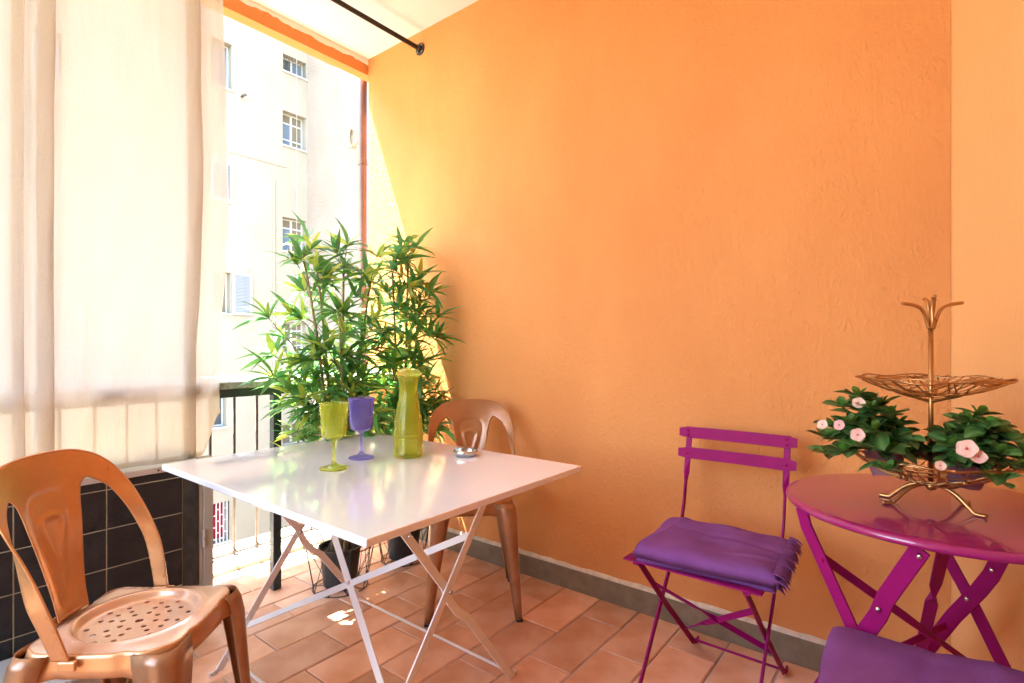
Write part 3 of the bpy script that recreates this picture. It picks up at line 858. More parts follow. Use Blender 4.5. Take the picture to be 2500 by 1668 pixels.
def make_metal_chair():
    root = empty('metal_chair', (0, 0, 0))
    half_o = catm([(0, .815), (.06, .813), (.115, .803), (.156, .778), (.178, .737), (.187, .67), (.183, .57), (.171, .49), (.163, .442)], 5)
    half_i = catm([(.136, .444), (.146, .52), (.155, .60), (.155, .66), (.143, .708), (.116, .735), (.102, .738), (.085, .715), (.072, .65), (.058, .58), (.047, .51), (.044, .458)], 5)
    right = half_o + half_i
    left = [(-x, z) for x, z in reversed(right)]
    outline = right + left[:-1]
    oz = [(z, x) for x, z in half_o if z < .78][::-1]
    def xo(z):
        for (z0, x0), (z1, x1) in zip(oz, oz[1:]):
            if z0 <= z <= z1: return x0 + (x1 - x0) * (z - z0) / max(1e-6, z1 - z0)
        return oz[0][1] if z < oz[0][0] else oz[-1][1]
    def back_pt(x, z):
        y = chair_back(x, z) + emboss(x, z)
        if abs(x) > .105 and z < .72:
            tw = sstep(.72, .54, z); o_ = xo(z); s_ = o_ - abs(x)
            yc = chair_back(o_ - .016, z)
            return (math.copysign(o_ - s_ * (1 - tw) - .010 * tw * (1 - tw), x), y * (1 - tw) + (yc - (s_ - .016) * 1.15) * tw, z)
        return (x, y, z)
    mb = sheet(outline, [], .0062, back_pt)
    mb.build('backrest', M['copper'], root, smooth=True, solid=.0025)
    # rolled rim along the outer edge of the backrest
    rim = [(-x, z) for x, z in reversed(half_o)] + half_o[1:]
    r_ = MB(); r_.tube([back_pt(x, z) for x, z in rim], .0028, 8); r_.build('back_rim', M['copper'], root, smooth=True)
    # seat
    N_ = 96; prof = []
    for i in range(N_):
        a = 2 * PI * i / N_
        rr = .150 / (abs(math.cos(a)) ** 5 + abs(math.sin(a)) ** 5) ** .2
        rr *= 1 - .035 * math.exp(-((abs(((a + PI/4) % (PI/2)) - PI/4) - .42) / .10) ** 2)
        prof.append((rr * math.cos(a), rr * math.sin(a)))
    hl = [(0, 0, .0085)]
    for k in range(8):
        a = k * PI / 4
        for r_, da in ((.036, 0), (.060, 0), (.084, 0)): hl.append((r_ * math.cos(a + da), r_ * math.sin(a + da), .0058))
        hl.append((.096 * math.cos(a + PI / 8), .096 * math.sin(a + PI / 8), .0058))
        if k % 2: hl.append((.068 * math.cos(a + PI / 8), .068 * math.sin(a + PI / 8), .0056))
    holes_ = [[(cx + r_ * math.cos(2*PI*j/10), cy_ + r_ * math.sin(2*PI*j/10)) for j in range(10)] for cx, cy_, r_ in hl]
    def sz(x, y):
        r_ = math.hypot(x, y)
        e = max(abs(x), abs(y))
        return (x, y, .452 - .015 * sstep(.122, .106, r_) - .0 + .0025 * math.exp(-((r_ - .123) / .006) ** 2) - .006 * sstep(.125, .165, e))
    rings = [[(q * math.cos(2*PI*j/72), q * math.sin(2*PI*j/72)) for j in range(72)] for q in (.105, .110, .1135, .117, .1205, .1235, .127, .131)]
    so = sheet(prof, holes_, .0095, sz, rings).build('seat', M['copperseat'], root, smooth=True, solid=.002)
    md = so.modifiers.new('edges', 'EDGE_SPLIT'); md.split_angle = R(40)
    # folded skirt under the seat edge
    sk = MB(); vs = []; fs = []
    for i, (x, y) in enumerate(prof):
        a = math.atan2(y, x); cor = math.exp(-((abs(((a) % (PI/2)) - PI/4)) / .30) ** 2)
        top = sz(x, y)
        for k, (s, dz) in enumerate(((1.0, 0), (1.018, -.003), (1.028, -.010), (1.035 + .03 * cor, -.03), (1.045 + .05 * cor, -.044 - .014 * cor))):
            vs.append((x * s, y * s, top[2] + dz))
    for i in range(N_):
        j = (i + 1) % N_
        for k in range(4): fs.append((i*5+k, j*5+k, j*5+k+1, i*5+k+1))
    sk.add(vs, fs); sk.build('seat_skirt', M['copper'], root, smooth=True, solid=.002)
    for sx in (-1, 1):
        for sy in (-1, 1):
            secs = [(.446, .150, .076), (.425, .158, .078), (.385, .163, .072), (.30, .166, .060), (.20, .170, .047), (.10, .176, .036), (.05, .178, .031), (.008, .180, .026)]
            lg = MB(); vs = []; fs = []
            m_ = 15
            for z, c, w in secs:
                rad = w * .42
                # quarter shell wrapped round the corner: side, rounded nose, side, with inward lips
                path = [(-w * .86, -w * .22), (-w, -.0015)]
                for t in range(11):
                    an = PI/2 - t * (PI/2) / 10
                    path.append((-rad + rad * math.cos(an), -rad + rad * math.sin(an)))
                path += [(-.0015, -w), (-w * .22, -w * .86)]
                for px_, py_ in path: vs.append((sx * (c + .006 + px_), sy * (c + .006 + py_), z))
            for i in range(len(secs) - 1):
                for k in range(m_ - 1): fs.append((i*m_+k, i*m_+k+1, i*m_+m_+k+1, i*m_+m_+k))
            lg.add(vs, fs)
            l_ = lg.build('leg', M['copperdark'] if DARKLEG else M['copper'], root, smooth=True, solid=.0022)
            ft = MB(); ft.box((sx * .176 - .012, sy * .176 - .012, 0), (sx * .176 + .012, sy * .176 + .012, .010)); ft.build('foot_cap', M['pot'], l_, bevel=.003)
    for sx in (-1, 1):
        cl = MB(); cl.box((sx * .1655 - .004, -.050, .424), (sx * .1655 + .004, -.016, .444)); cl.build('clamp', M['copper'], root, bevel=.003)
    st = MB()
    st.bar([(0, -.146, .4515), (0, -.151, .4545), (0, -.154, .468)], (1, 0, 0), .10, .003); st.build('splat_foot', M['copper'], root)
    return root
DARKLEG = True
c1 = make_metal_chair()
c1.location = (.425, 1.412, 0); c1.rotation_euler = (0, 0, math.atan2(-.75, .66) - PI / 2)
tag(c1, 'worn orange metal chair with perforated seat, large in front of the black tiles', 'chair', 'orange metal chairs at the white table')
c2 = copy_tree(c1)
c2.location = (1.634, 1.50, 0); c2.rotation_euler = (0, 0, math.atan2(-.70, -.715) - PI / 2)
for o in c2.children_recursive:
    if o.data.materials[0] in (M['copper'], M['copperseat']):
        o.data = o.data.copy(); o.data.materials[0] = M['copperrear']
c2['label'] = 'worn orange metal chair behind the white table, backed against the orange wall'

# ------------------------------------------------------------------ purple folding chairs
def make_bistro_chair():
    root = empty('folding_chair', (0, 0, 0))
    P_ = M['purple']
    HWd = .188
    def slat_back(z0, z1, y, t=.0035, rad=.006):
        m_ = MB(); vs = []; fs = []; n_ = 12
        # gently curved slat with rounded corners
        for i in range(n_ + 1):
            x = -HWd + 2 * HWd * i / n_
            e = min(i, n_ - i)
            cut = rad if e == 0 else 0
            yy = y - .010 * (1 - (x / HWd) ** 2)
            dyz = .06 * (z1 - z0)
            vs += [(x, yy, z0 + cut), (x, yy - dyz, z1 - cut), (x, yy - dyz - t, z1 - cut), (x, yy - t, z0 + cut)]
        for i in range(n_):
            for k in range(4): fs.append((i*4+k, i*4+(k+1)%4, i*4+4+(k+1)%4, i*4+4+k))
        fs += [(0,1,2,3), tuple(n_*4+k for k in (3,2,1,0))]
        m_.add(vs, fs); s_ = m_.build('slat', P_, root, bevel=.001)
        return s_
    up = slat_back(.737, .776, -.250); lo = slat_back(.667, .706, -.238)
    for sx in (-1, 1):
        r_ = MB(); r_.ball((sx * .157, -.250, .749), .0048, 8, 5, (1, .5, 1)); r_.ball((sx * .157, -.251, .765), .0048, 8, 5, (1, .5, 1)); r_.build('rivet', P_, up, smooth=True)
        r_ = MB(); r_.ball((sx * .157, -.2385, .687), .0048, 8, 5, (1, .5, 1)); r_.build('rivet', P_, lo, smooth=True)
        # long legs: front foot up to the backrest, flat bar turned edge-on below the slats
        x = sx * .157
        pts = [(x, .19, .004), (x, .10, .112), (x, .0, .232), (x, -.10, .352), (x, -.19, .46), (x, -.214, .52), (x, -.230, .59), (x, -.238, .62), (x, -.2475, .66), (x, -.2725, .774)]
        wd = [(0, 1, 0)] * 7 + [(1, .6, 0), (1, 0, 0), (1, 0, 0)]
        m_ = MB(); m_.bar(pts, wd, .019, .006); m_.build('leg', P_, root, bevel=.001)
        # short legs: seat front down to the rear foot
        x = sx * .145
        m_ = MB(); m_.bar([(x, .165, .432), (x, -.03, .238), (x, -.27, .018), (x, -.30, .005), (x, -.325, .004)], (0, 1, .4), .019, .006); m_.build('leg', P_, root, bevel=.001)
        r_ = MB(); r_.ball((x, -.318, .0085), .006, 8, 5, (1, 1, .6)); r_.build('rivet', M['steel'], root, smooth=True)
    for y, z, xx in ((.185, .02, .155), (-.268, .026, .143)):
        m_ = MB(); m_.tube([(-xx, y, z), (xx, y, z)], .0042, 8); m_.build('crossbar', P_, root, smooth=True)
    def rl(t): return Vector((0, .165 - .435 * t, .432 - .414 * t))
    for s, (ta, tb_) in ((1, (.22, .72)), (-1, (.20, .80))):
        a = rl(ta); b = rl(tb_); a.x = .143 * s; b.x = -.143 * s
        if s == 1:
            pts, ds = twist(a, b, (0, 1, 1), (0, .6, -1), 14, .3, .62)
        else:
            pts, ds = twist(a, b, (0, .3, 1), (0, 1, .3), 14, .55, .8)
        m_ = MB(); m_.bar(pts, ds, .017, .004); m_.build('brace', P_, root)
    # seat slats
    for i in range(6):
        y = .19 - .0335 - i * .066 + .033
        m_ = MB(); m_.box((-.188, y - .052, .440), (.188, y, .4445)); m_.build('slat', P_, root, bevel=.0015)
    for sx in (-1, 1):
        m_ = MB(); m_.box((sx * .15 - .008, -.20, .432), (sx * .15 + .008, .185, .4395)); m_.build('seat_rail', P_, root)
    return root
f1 = make_bistro_chair()
f1.location = (1.605, .52, 0); f1.rotation_euler = (0, 0, PI / 2)
tag(f1, 'purple folding chair against the orange wall with a fringed throw on its seat', 'chair', 'purple folding chairs')
f2 = copy_tree(f1)
f2.location = (1.085, -.034, 0); f2.rotation_euler = (0, 0, 0)
f2['label'] = 'purple folding chair in the near corner under a plain folded throw'

def make_throw(name, w, l, t, fringe, seed):
    """folded fleece: two stacked layers, w across (x), l deep (y), soft creases; cut fringe on the +x end"""
    rr = random.Random(seed)
    nx, ny = 48, 40
    def layer(w, l, z0, t, ph, crease):
        vs = []; fs = []
        def surf(i, j, top):
            u = -1 + 2 * i / nx; v = -1 + 2 * j / ny
            u = math.copysign(abs(u) ** .8, u); v = math.copysign(abs(v) ** .8, v)
            h = (max(0, 1 - abs(u) ** 9) * max(0, 1 - abs(v) ** 9)) ** .33
            x = u * w / 2 * (1 - .025 * v * v + .012 * math.sin(v * 4 + ph)); y = v * l / 2 * (1 - .025 * math.sin(u * 3 + ph))
            if not top: return (x * .985, y * .985, z0 + t * .12 * (1 - h))
            c = .003 * math.sin(v * 4.2 + u * 1.3 + ph) + .0025 * math.sin(u * 7 + v * 3 + ph)
            if crease:
                c += .008 * math.exp(-((v - .10 + .16 * u) / .05) ** 2) * sstep(1.0, .1, abs(u - .1)) - .005 * math.exp(-((v - .22 + .16 * u) / .07) ** 2)
                c += .005 * math.exp(-((u + .78 - .15 * v) / .06) ** 2) + .004 * math.exp(-((v + .55 - .25 * u) / .06) ** 2) * sstep(-.6, .6, u)
            return (x, y, z0 + t * h + c * h)
        mb = MB()
        for top in (True, False):
            base = len(vs)
            for j in range(ny + 1):
                for i in range(nx + 1): vs.append(surf(i, j, top))
            for j in range(ny):
                for i in range(nx):
                    q = (base + j*(nx+1)+i, base + j*(nx+1)+i+1, base + (j+1)*(nx+1)+i+1, base + (j+1)*(nx+1)+i)
                    fs.append(q if top else q[::-1])
        nb = (nx+1)*(ny+1)
        def link(a, b): fs.append((a, nb + a, nb + b, b))
        for i in range(nx): link(i, i+1); link(ny*(nx+1)+i+1, ny*(nx+1)+i)
        for j in range(ny): link((j+1)*(nx+1), j*(nx+1)); link(j*(nx+1)+nx, (j+1)*(nx+1)+nx)
        mb.add(vs, fs); return mb
    o = layer(w, l, t * .26, t * .74, seed, True).build(name, M['fabric'], smooth=True)
    layer(w * .97, l * .95, 0, t * .34, seed + 2, False).build('lower_fold', M['fabric'], o, smooth=True)
    if fringe:
        fm = MB()
        for ly in range(3):
            for k in range(19):
                y = -l / 2 * .94 + l * .94 * (k + rr.uniform(.38, .62)) / 19
                wd = .0066 + rr.uniform(0, .0016)
                x0 = w / 2 - .016 - .004 * ly; z0 = t * (.86 - .30 * ly)
                L_ = rr.uniform(.036, .046); sw = rr.uniform(-.010, .010); dr = rr.uniform(.45, .95)
                vs2 = []
                for q in range(7):
                    f = q / 6; a = f * dr * 1.5
                    p = Vector((x0 + L_ * math.sin(a) / (dr * 1.5), y + sw * f * f, z0 + .002 - L_ * (1 - math.cos(a)) / (dr * 1.5)))
                    ww = wd * (1 if f < .55 else 1 - .8 * ((f - .55) / .45) ** 1.5)
                    for a_, b_ in ((-1, 0), (1, 0), (1, .0022), (-1, .0022)): vs2.append(p + Vector((0, a_ * ww, b_)))
                fs2 = [(q*4+e, q*4+(e+1)%4, q*4+4+(e+1)%4, q*4+4+e) for q in range(6) for e in range(4)] + [(24, 25, 26, 27)]
                fm.add(vs2, fs2)
        f_ = fm.build('fringe', M['fabric'], o); tag(f_, kind='stuff')
    return o
th = make_throw('folded_throw', .385, .335, .050, True, 5)
th.location = (1.59, .500, .4455); th.rotation_euler = (0, 0, R(-86))
tag(th, 'violet fleece throw with a cut fringe folded on the purple chair by the wall', 'throw', 'violet throws on the purple chairs')
th2 = make_throw('folded_throw', .39, .37, .056, False, 9)
th2.location = (1.09, -.02, .4455)
tag(th2, 'plain violet throw at the bottom edge of the photo, in front of the round table', 'throw', 'violet throws on the purple chairs')

# ------------------------------------------------------------------ purple round table
pt = empty('bistro_table', (1.505, -.0095, 0)); tag(pt, 'round purple metal folding table in the corner under the wire stand', 'table')
o = MB(); PTZ = .71
o.lathe([(0, PTZ), (.285, PTZ), (.293, PTZ - .0008), (.2985, PTZ - .004), (.300, PTZ - .009), (.2985, PTZ - .014), (.294, PTZ - .017), (.285, PTZ - .012), (0, PTZ - .010)], 96)
o.build('tabletop', M['purpletop'], pt, auto=50)
def tl(name, pts, w=.026, t=.006, ds=None, wd=None):
    m_ = MB(); m_.bar(pts, ds if ds else wd, w, t); return m_.build(name, M['purple'], pt, bevel=.001)
def rel(x, y, z): return Vector((x - 1.505, y + .0095, z))
WV = Vector((.896, -.444, 0)) * .43
A0, A1 = rel(1.351, .233, .695), rel(1.204, -.079, .004)
B0, B1 = rel(1.242, .014, .688), rel(1.418, .331, .004)
pv1 = rel(1.302, .122, .455)
XD = (.444, .896, 0)
for k in (0, 1):
    W_ = WV * k; off = Vector((-.007, .0035, 0))
    tl('leg', [A0 + W_, A0.lerp(pv1, .16) + W_ + Vector((.004, .008, 0)), pv1 + W_, A1 + W_], wd=XD, w=.027)
    tl('leg', [B0 + W_ + off, B0.lerp(pv1, .50) + W_ + off, B0.lerp(pv1, .72) + W_ + off + Vector((-.004, -.010, .008)), B0.lerp(pv1, .92) + W_ + off + Vector((-.004, -.010, .008)), pv1.lerp(B1, .12) + W_ + off, B1 + W_ + off], wd=XD, w=.033)
    for p in (pv1 + Vector((-.012, .006, 0)), B0.lerp(pv1, .62) + Vector((-.014, .004, 0)), B0 + Vector((-.012, .006, -.014))):
        r_ = MB(); r_.ball(p + W_, .0062, 10, 6, (.8, .8, 1)); r_.build('rivet', M['steel'], pt, smooth=True)
def on(a, b, z): return a.lerp(b, (a.z - z) / (a.z - b.z))
p_, d_ = twist(on(A0, A1, .600), on(A0, A1, .27) + WV, (0, .5, 1), (.6, .6, .6), 12, .4, .6); tl('brace', p_, w=.020, t=.005, ds=d_)
p_, d_ = twist(rel(1.318, -.018, .682), on(B0, B1, .24) + WV, (.62, -.78, 0), (.2, .97, 0), 14, .30, .42); tl('brace', p_, w=.024, t=.005, ds=d_)
p_, d_ = twist(on(B0, B1, .33), on(B0, B1, .37) + WV, (0, 0, 1), (0, .3, 1), 6); tl('brace', p_, w=.016, t=.004, ds=d_)
for a in (A0, B0, A1 + Vector((0, 0, .01)), B1 + Vector((0, 0, .01))):
    r_ = MB(); r_.tube([a, a + WV], .005, 8); r_.build('crossbar', M['purple'], pt, smooth=True)

# ------------------------------------------------------------------ tiered wire stand and flower pots
SX, SYY = 1.483, .004
ws = empty('tiered_wire_stand', (SX, SYY, PTZ)); tag(ws, 'two-tier copper wire fruit stand with twig-shaped top on the round table', 'fruit stand')
ws.rotation_euler = (0, 0, R(-51.7))   # feet set square to the viewer's side of the table
o = MB(); o.tube([(0, 0, .035), (0, 0, .39)], .0048, 12); o.build('pole', M['brass'], ws, smooth=True)
for a in (R(8), R(172), R(-62), R(128)):
    c, s = math.cos(a), math.sin(a)
    pts = smooth_path([(0, 0, .048), (.02*c, .02*s, .047), (.045*c, .045*s, .036), (.072*c, .072*s, .010), (.079*c, .079*s, .0045), (.097*c, .097*s, .0045)], 5)
    o = MB(); o.tube(pts, .0042, 8); o.build('foot', M['brass'], ws, smooth=True)
def wire_bowl(z0, z1, Rr, seed, nw):
    rr = random.Random(seed); m_ = MB()
    def pz(x, y):
        q = min(1.05, math.hypot(x, y) / Rr); return z0 + (z1 - z0) * q ** 2.1
    for k in range(nw):
        off = rr.uniform(-.9, .9) * Rr; an = rr.uniform(0, PI); Lh = math.sqrt(max(0, Rr * Rr - off * off))
        pts = []; bend = rr.uniform(-.35, .35) * Rr
        for i in range(15):
            t = -1 + 2 * i / 14; a = t * Lh; b = off + bend * (1 - t * t)
            if math.hypot(a, b) > Rr: f = Rr / math.hypot(a, b); a *= f; b *= f
            x = a * math.cos(an) - b * math.sin(an); y = a * math.sin(an) + b * math.cos(an)
            pts.append((x, y, pz(x, y) + rr.uniform(-.0012, .0012)))
        m_.tube(pts, .0014, 5)
    for q, ph in ((1.0, 0), (.93, 2)):
        m_.tube([(Rr * (q + .022 * math.sin(5 * t * PI / 24 + ph)) * math.cos(t * PI / 24), Rr * (q + .022 * math.sin(5 * t * PI / 24 + ph)) * math.sin(t * PI / 24), z0 + (z1 - z0) * q ** 2.1 + .003 * math.sin(7 * t * PI / 24 + ph)) for t in range(48)], .0016, 5, closed=True)
    return m_
bk = wire_bowl(.050, .108, .148, 21, 38).build('basket', M['brass'], ws, smooth=True)
for k in range(3):
    a = R(20 + 120 * k); c, s = math.cos(a), math.sin(a)
    o = MB(); o.tube(smooth_path([(0, 0, .046), (.03*c, .03*s, .052), (.08*c, .08*s, .062), (.115*c, .115*s, .080)], 4), .004, 8); o.build('arm', M['brass'], bk, smooth=True)
bk = wire_bowl(.240, .280, .136, 33, 36).build('basket', M['brass'], ws, smooth=True)
for k in range(3):
    a = R(-75 + 120 * k); c, s = math.cos(a), math.sin(a)
    o = MB(); o.tube(smooth_path([(0, 0, .228), (.03*c, .03*s, .238), (.06*c, .06*s, .247), (.075*c, .075*s, .256)], 4), .0036, 8); o.build('arm', M['brass'], bk, smooth=True)
for a, h_, sp_ in ((R(186), .443, .068), (R(-4), .444, .066), (R(75), .455, .03), (R(250), .457, .022)):
    c, s = math.cos(a), math.sin(a)
    o = MB(); o.tube(smooth_path([(.005*c, .005*s, .388), (.010*c, .010*s, .405), (sp_*.32*c, sp_*.32*s, .43), (sp_*.6*c, sp_*.6*s, h_ - .004), (sp_*c, sp_*s, h_)], 5), .0036, 8); o.build('twig', M['brass'], ws, smooth=True)
o = MB(); o.tube([(0, 0, .385), (.002, 0, .42), (.010, .004, .452)], .0045, 10); o.build('twig', M['brass'], ws, smooth=True)
o = MB(); o.lathe([(0, .036), (.009, .038), (.009, .05), (0, .052)], 12); o.build('hub', M['brass'], ws, smooth=True)

def leaf_mesh(name, L_, W_, m_, curl=.2, fold=.25, n_=7, oval=False, wav=0):
    b = MB(); vs = []; fs = []
    for i in range(n_ + 1):
        t = i / n_
        if oval: w = W_ * max(0, math.sin(PI * min(1, (t ** 1.25 * .97 + .03)))) ** .62
        else: w = W_ * (math.sin(PI * t ** .75) ** .9 if 0 < t < 1 else 0)
        w = max(w, .0006)
        y = L_ * t; z = -curl * L_ * t * t
        e = wav * math.sin(t * 9)
        vs += [(-w / 2, y, z + fold * w / 2 + e), (0, y, z), (w / 2, y, z + fold * w / 2 - e)]
    for i in range(n_):
        fs += [(i*3, i*3+1, i*3+4, i*3+3), (i*3+1, i*3+2, i*3+5, i*3+4)]
    b.add(vs, fs)
    return b.mesh(name, m_, True)
VL = [leaf_mesh('leaf', .048, .030, M['vinca'], .22, .3, 7, True), leaf_mesh('leaf', .042, .027, M['vinca'], .05, .4, 7, True), leaf_mesh('leaf', .030, .017, M['vincaL'], -.1, .5, 6, True), leaf_mesh('leaf', .055, .032, M['vinca'], .4, .25, 7, True)]
def flower_mesh():
    b = MB()
    for k in range(5):
        a0 = 2 * PI * k / 5; vs = []; 
        for i, (r_, wd) in enumerate(((.0015, 1.1), (.006, 1.15), (.011, 1.22), (.0145, 1.08), (.0165, .6))):
            for j in range(5):
                an = a0 + (j - 2) / 2 * wd; rr_ = r_ * (1 - .05 * abs(j - 2) * (i == 4))
                vs.append((rr_ * math.cos(an), rr_ * math.sin(an), .0003 * k + .0010 * (j - 2) * (i / 4) + .0022 * (i / 4) ** 2 - .0008 * abs(j - 2)))
        b.add(vs, [(i*5+j, i*5+j+1, i*5+j+6, i*5+j+5) for i in range(4) for j in range(4)])
    return b.mesh('flower', M['petal'], True)
FM = flower_mesh()
EB = MB(); EB.ball((0, 0, .0022), .0022, 8, 5, (1, 1, .6)); EM = EB.mesh('flower_eye', M['eye'], True)
def vinca(loc, spread, off, flowers, seed, label, lean):
    rr = random.Random(seed)
    root = empty('potted_periwinkle', loc); tag(root, label, 'flower pot', 'periwinkle pots in the wire stand')
    o = MB(); o.lathe([(0, 0), (.028, 0), (.038, .050), (.041, .052), (.041, .056), (.037, .056), (.035, .049), (0, .047)], 28); o_ = o.build('pot', M['mauve'], root, auto=50); o_.rotation_euler = lean
    s = MB(); s.lathe([(0, .0495), (.0355, .049)], 20); s_ = s.build('soil', M['soil'], root); s_.rotation_euler = lean
    st = MB(); tips = []
    for k in range(26):
        a = 2.4 * k + rr.uniform(-.3, .3); e = math.sqrt((k + .5) / 26)
        tip = Vector((off[0] + spread[0] * e * math.cos(a), off[1] + spread[1] * e * math.sin(a), off[2] + spread[2] * (1 - e * e * 1.45) + rr.uniform(-.01, .012)))
        base = Vector((.012 * math.cos(a), .012 * math.sin(a), .048))
        midp = base.lerp(tip, .5) + Vector((0, 0, .015))
        pts = smooth_path([base, midp, tip], 4); st.tube(pts, .0016, 5)
        out = (tip - base); out.z = 0; out = out.normalized() if out.length > 1e-4 else Vector((1, 0, 0))
        def put(me, p, v, s_):
            q = v.normalized().to_track_quat('Y', 'Z') @ Matrix.Rotation(rr.uniform(-.5, .5), 3, 'Y').to_quaternion()
            place('leaf', me, root, p, q.to_euler(), (s_, s_, s_))
        a0 = rr.uniform(0, PI)
        for q in range(4, len(pts) - 1, 2):
            a0 += PI / 2
            for sgn in (0, PI):
                v = Vector((math.cos(a0 + sgn), math.sin(a0 + sgn), rr.uniform(-.25, .35))) + out * .35
                put(rr.choice((VL[0], VL[1], VL[3])), pts[q], v, rr.uniform(.85, 1.12))
        a0 = rr.uniform(0, PI)
        for w in range(4):
            v = Vector((math.cos(a0 + w * PI / 2), math.sin(a0 + w * PI / 2), rr.uniform(.15, .6))) + out * .3
            put(VL[rr.choice((0, 1, 1))], tip, v, rr.uniform(.8, 1.05))
        for w in range(3):
            v = Vector((math.cos(a0 + .7 + w * 2.1), math.sin(a0 + .7 + w * 2.1), rr.uniform(.7, 1.5))); put(VL[2], tip, v, rr.uniform(.7, 1.0))
        tips.append(tip)
    st.build('stem', M['vincaL'], root, smooth=True)
    for (u, v, dep, s) in flowers:
        p = Vector((0, 0, CAMH)) + ray(u, v) * dep - Vector(loc)
        face = Vector((-1, .05, .35)) + Vector((rr.uniform(-.35, .35), rr.uniform(-.35, .35), rr.uniform(-.2, .4)))
        f = place('flower', FM, root, p, face.to_track_quat('Z', 'Y').to_euler(), (s, s, s)); place('flower_eye', EM, f)
    return root
# camera-facing tilt for the blooms: the view comes from (-x)
def fl(r_, dpt, z): return (CYW * r_ + SY * dpt, -SY * r_ + CYW * dpt, z)
vinca((SX - .072 * CYW + .02, SYY + .072 * SY + .02, PTZ + .060), (.088, .088, .098), (-.060 * CYW - .02 * SY, .060 * SY - .02 * CYW, .080),
      [(2008, 1037, 1.16, .7), (2049, 1038, 1.13, .7), (2094, 1062, 1.085, .85), (2096, 984, 1.14, .8)],
      4, 'leafy periwinkle in a mauve pot, leaning out at the wall end of the wire stand', (R(-8), R(10), 0))
vinca((SX + .030 * CYW - .05 * SY, SYY - .030 * SY - .05 * CYW, PTZ + .060), (.086, .086, .082), (.015 * CYW - .02 * SY, -.015 * SY - .02 * CYW, .062),
      [(2361, 1096, 1.025, 1.12), (2389, 1116, 1.018, .85), (2296, 1137, 1.035, .6)],
      11, 'leafy periwinkle with two large pink blooms at the front of the wire stand', (R(10), R(-6), 0))

# ------------------------------------------------------------------ glassware and ashtray on the white table
def bowl_relief(n_hob, z0, z1, r_amp):
    def fn(an, z, i):
        if not (z0 - .001 < z < z1 + .05): return 0
        k = (z - z0) / .0085
        if z < z1:
            row_ = math.floor(k); ph = (row_ % 2) * PI / n_hob
            c = abs(math.cos(n_hob / 2 * (an + ph))); v = math.sin(PI * (k - row_))
            return 1.9 * r_amp * (c * v) ** 1.2
        # medallions: an oval boss with a beaded ring, four round the bowl
        a = ((an + PI / 4) % (PI / 2)) - PI / 4
        dx_ = a * .035 / .0105; dz_ = (z - z1 - .017) / .014; q = math.hypot(dx_, dz_)
        e = .0018 * math.exp(-((q - 1.0) / .16) ** 2) + .0014 * math.exp(-(q / .45) ** 2)
        e += .0007 * abs(math.cos(q * 9)) * (1.2 < q < 1.9)
        return e
    return fn
def make_goblet(m_):
    root = empty('goblet', (0, 0, 0))
    outer = []; n_ = 60
    for i in range(n_ + 1):
        t = i / n_; z = .083 + .099 * t
        r_ = .0285 + .0105 * t ** .8 if t > .06 else .010 + .0185 * math.sqrt(t / .06)
        outer.append((r_, z))
    inner = [(r_ - .0026, max(z, .089)) for r_, z in reversed(outer)]
    inner = [(max(.0001, r_), z) for r_, z in inner]
    fn0 = bowl_relief(26, .090, .122, .0016)
    no = len(outer)
    o = MB(); o.lathe([(.0001, .0825)] + outer + [(.0378, .1825)] + inner + [(.0001, .088)], 104, fn=lambda an, z, i: fn0(an, z, i) if 0 < i <= no - 2 else 0)
    o.build('bowl', m_, root, smooth=True)
    o = MB(); o.lathe([(.0001, .0015), (.030, .0015), (.038, .001), (.0385, .003), (.030, .0065), (.012, .011), (.0065, .017), (.0046, .035), (.0040, .055), (.0055, .072), (.0085, .080), (.0105, .0826), (.0001, .0826)], 40)
    o.build('stem', m_, root, smooth=True)
    return root
g1 = make_goblet(M['gglass']); g1.scale = (1.1176,) * 3; g1.location = (.953, 1.454, TZ_ + .0005)
tag(g1, 'lime green pressed glass goblet on the white table', 'goblet', 'pressed glass goblets')
g2 = make_goblet(M['pglass']); g2.scale = (1.1176,) * 3; g2.location = (1.101, 1.520, TZ_ + .0005)
tag(g2, 'violet blue pressed glass goblet between the green goblet and the carafe', 'goblet', 'pressed glass goblets')
cf = empty('carafe', (1.218, 1.416, TZ_ + .0005)); cf.scale = (1.1176,) * 3; tag(cf, 'tall lime green glass carafe with a domed lid on the white table', 'carafe')
pr = smooth_path([(.040, .0, 0), (.0435, .004, 0), (.0445, .03, 0), (.0445, .062, 0), (.0435, .078, 0), (.0395, .115, 0), (.0340, .150, 0), (.0285, .182, 0), (.0268, .205, 0), (.0290, .228, 0), (.0340, .246, 0)], 9)
outer = [(p.x, p.y) for p in pr]
def cfn(an, z, i):
    e = 0
    if .062 < z < .165:
        k = (z - .062) / .0095; row_ = math.floor(k); ph = (row_ % 2) * PI / 22
        rows = z < .085 or z > .147
        c = abs(math.cos(11 * (an + ph))); e += (.0024 if rows else .0010) * (c * abs(math.sin(PI * (k - row_)))) ** 1.2
        a = ((an - .9 + PI / 3) % (2 * PI / 3)) - PI / 3
        q = math.hypot(a * .04 / .016, (z - .117) / .022)
        e += .0022 * math.exp(-((q - 1) / .14) ** 2) + .0028 * math.exp(-((q - .45) / .18) ** 2)
    if .182 < z < .194: e += .0016 * abs(math.cos(14 * an)) ** .6
    return e
no = len(outer)
inner = [(max(.0001, r_ - .003), max(z, .0055)) for r_, z in reversed(outer)]
o = MB(); o.lathe([(.0001, .0)] + outer + [(.0332, .2472)] + inner + [(.0001, .006)], 112, fn=lambda an, z, i: cfn(an, z, i) if 0 < i < no else 0); o.build('body', M['gglass'], cf, smooth=True)
o = MB(); o.lathe([(.0001, .2485), (.036, .2485), (.0395, .251), (.0392, .256), (.033, .264), (.02, .270), (.0001, .2725)], 48); ld = o.build('lid', M['gglass'], cf, smooth=True)
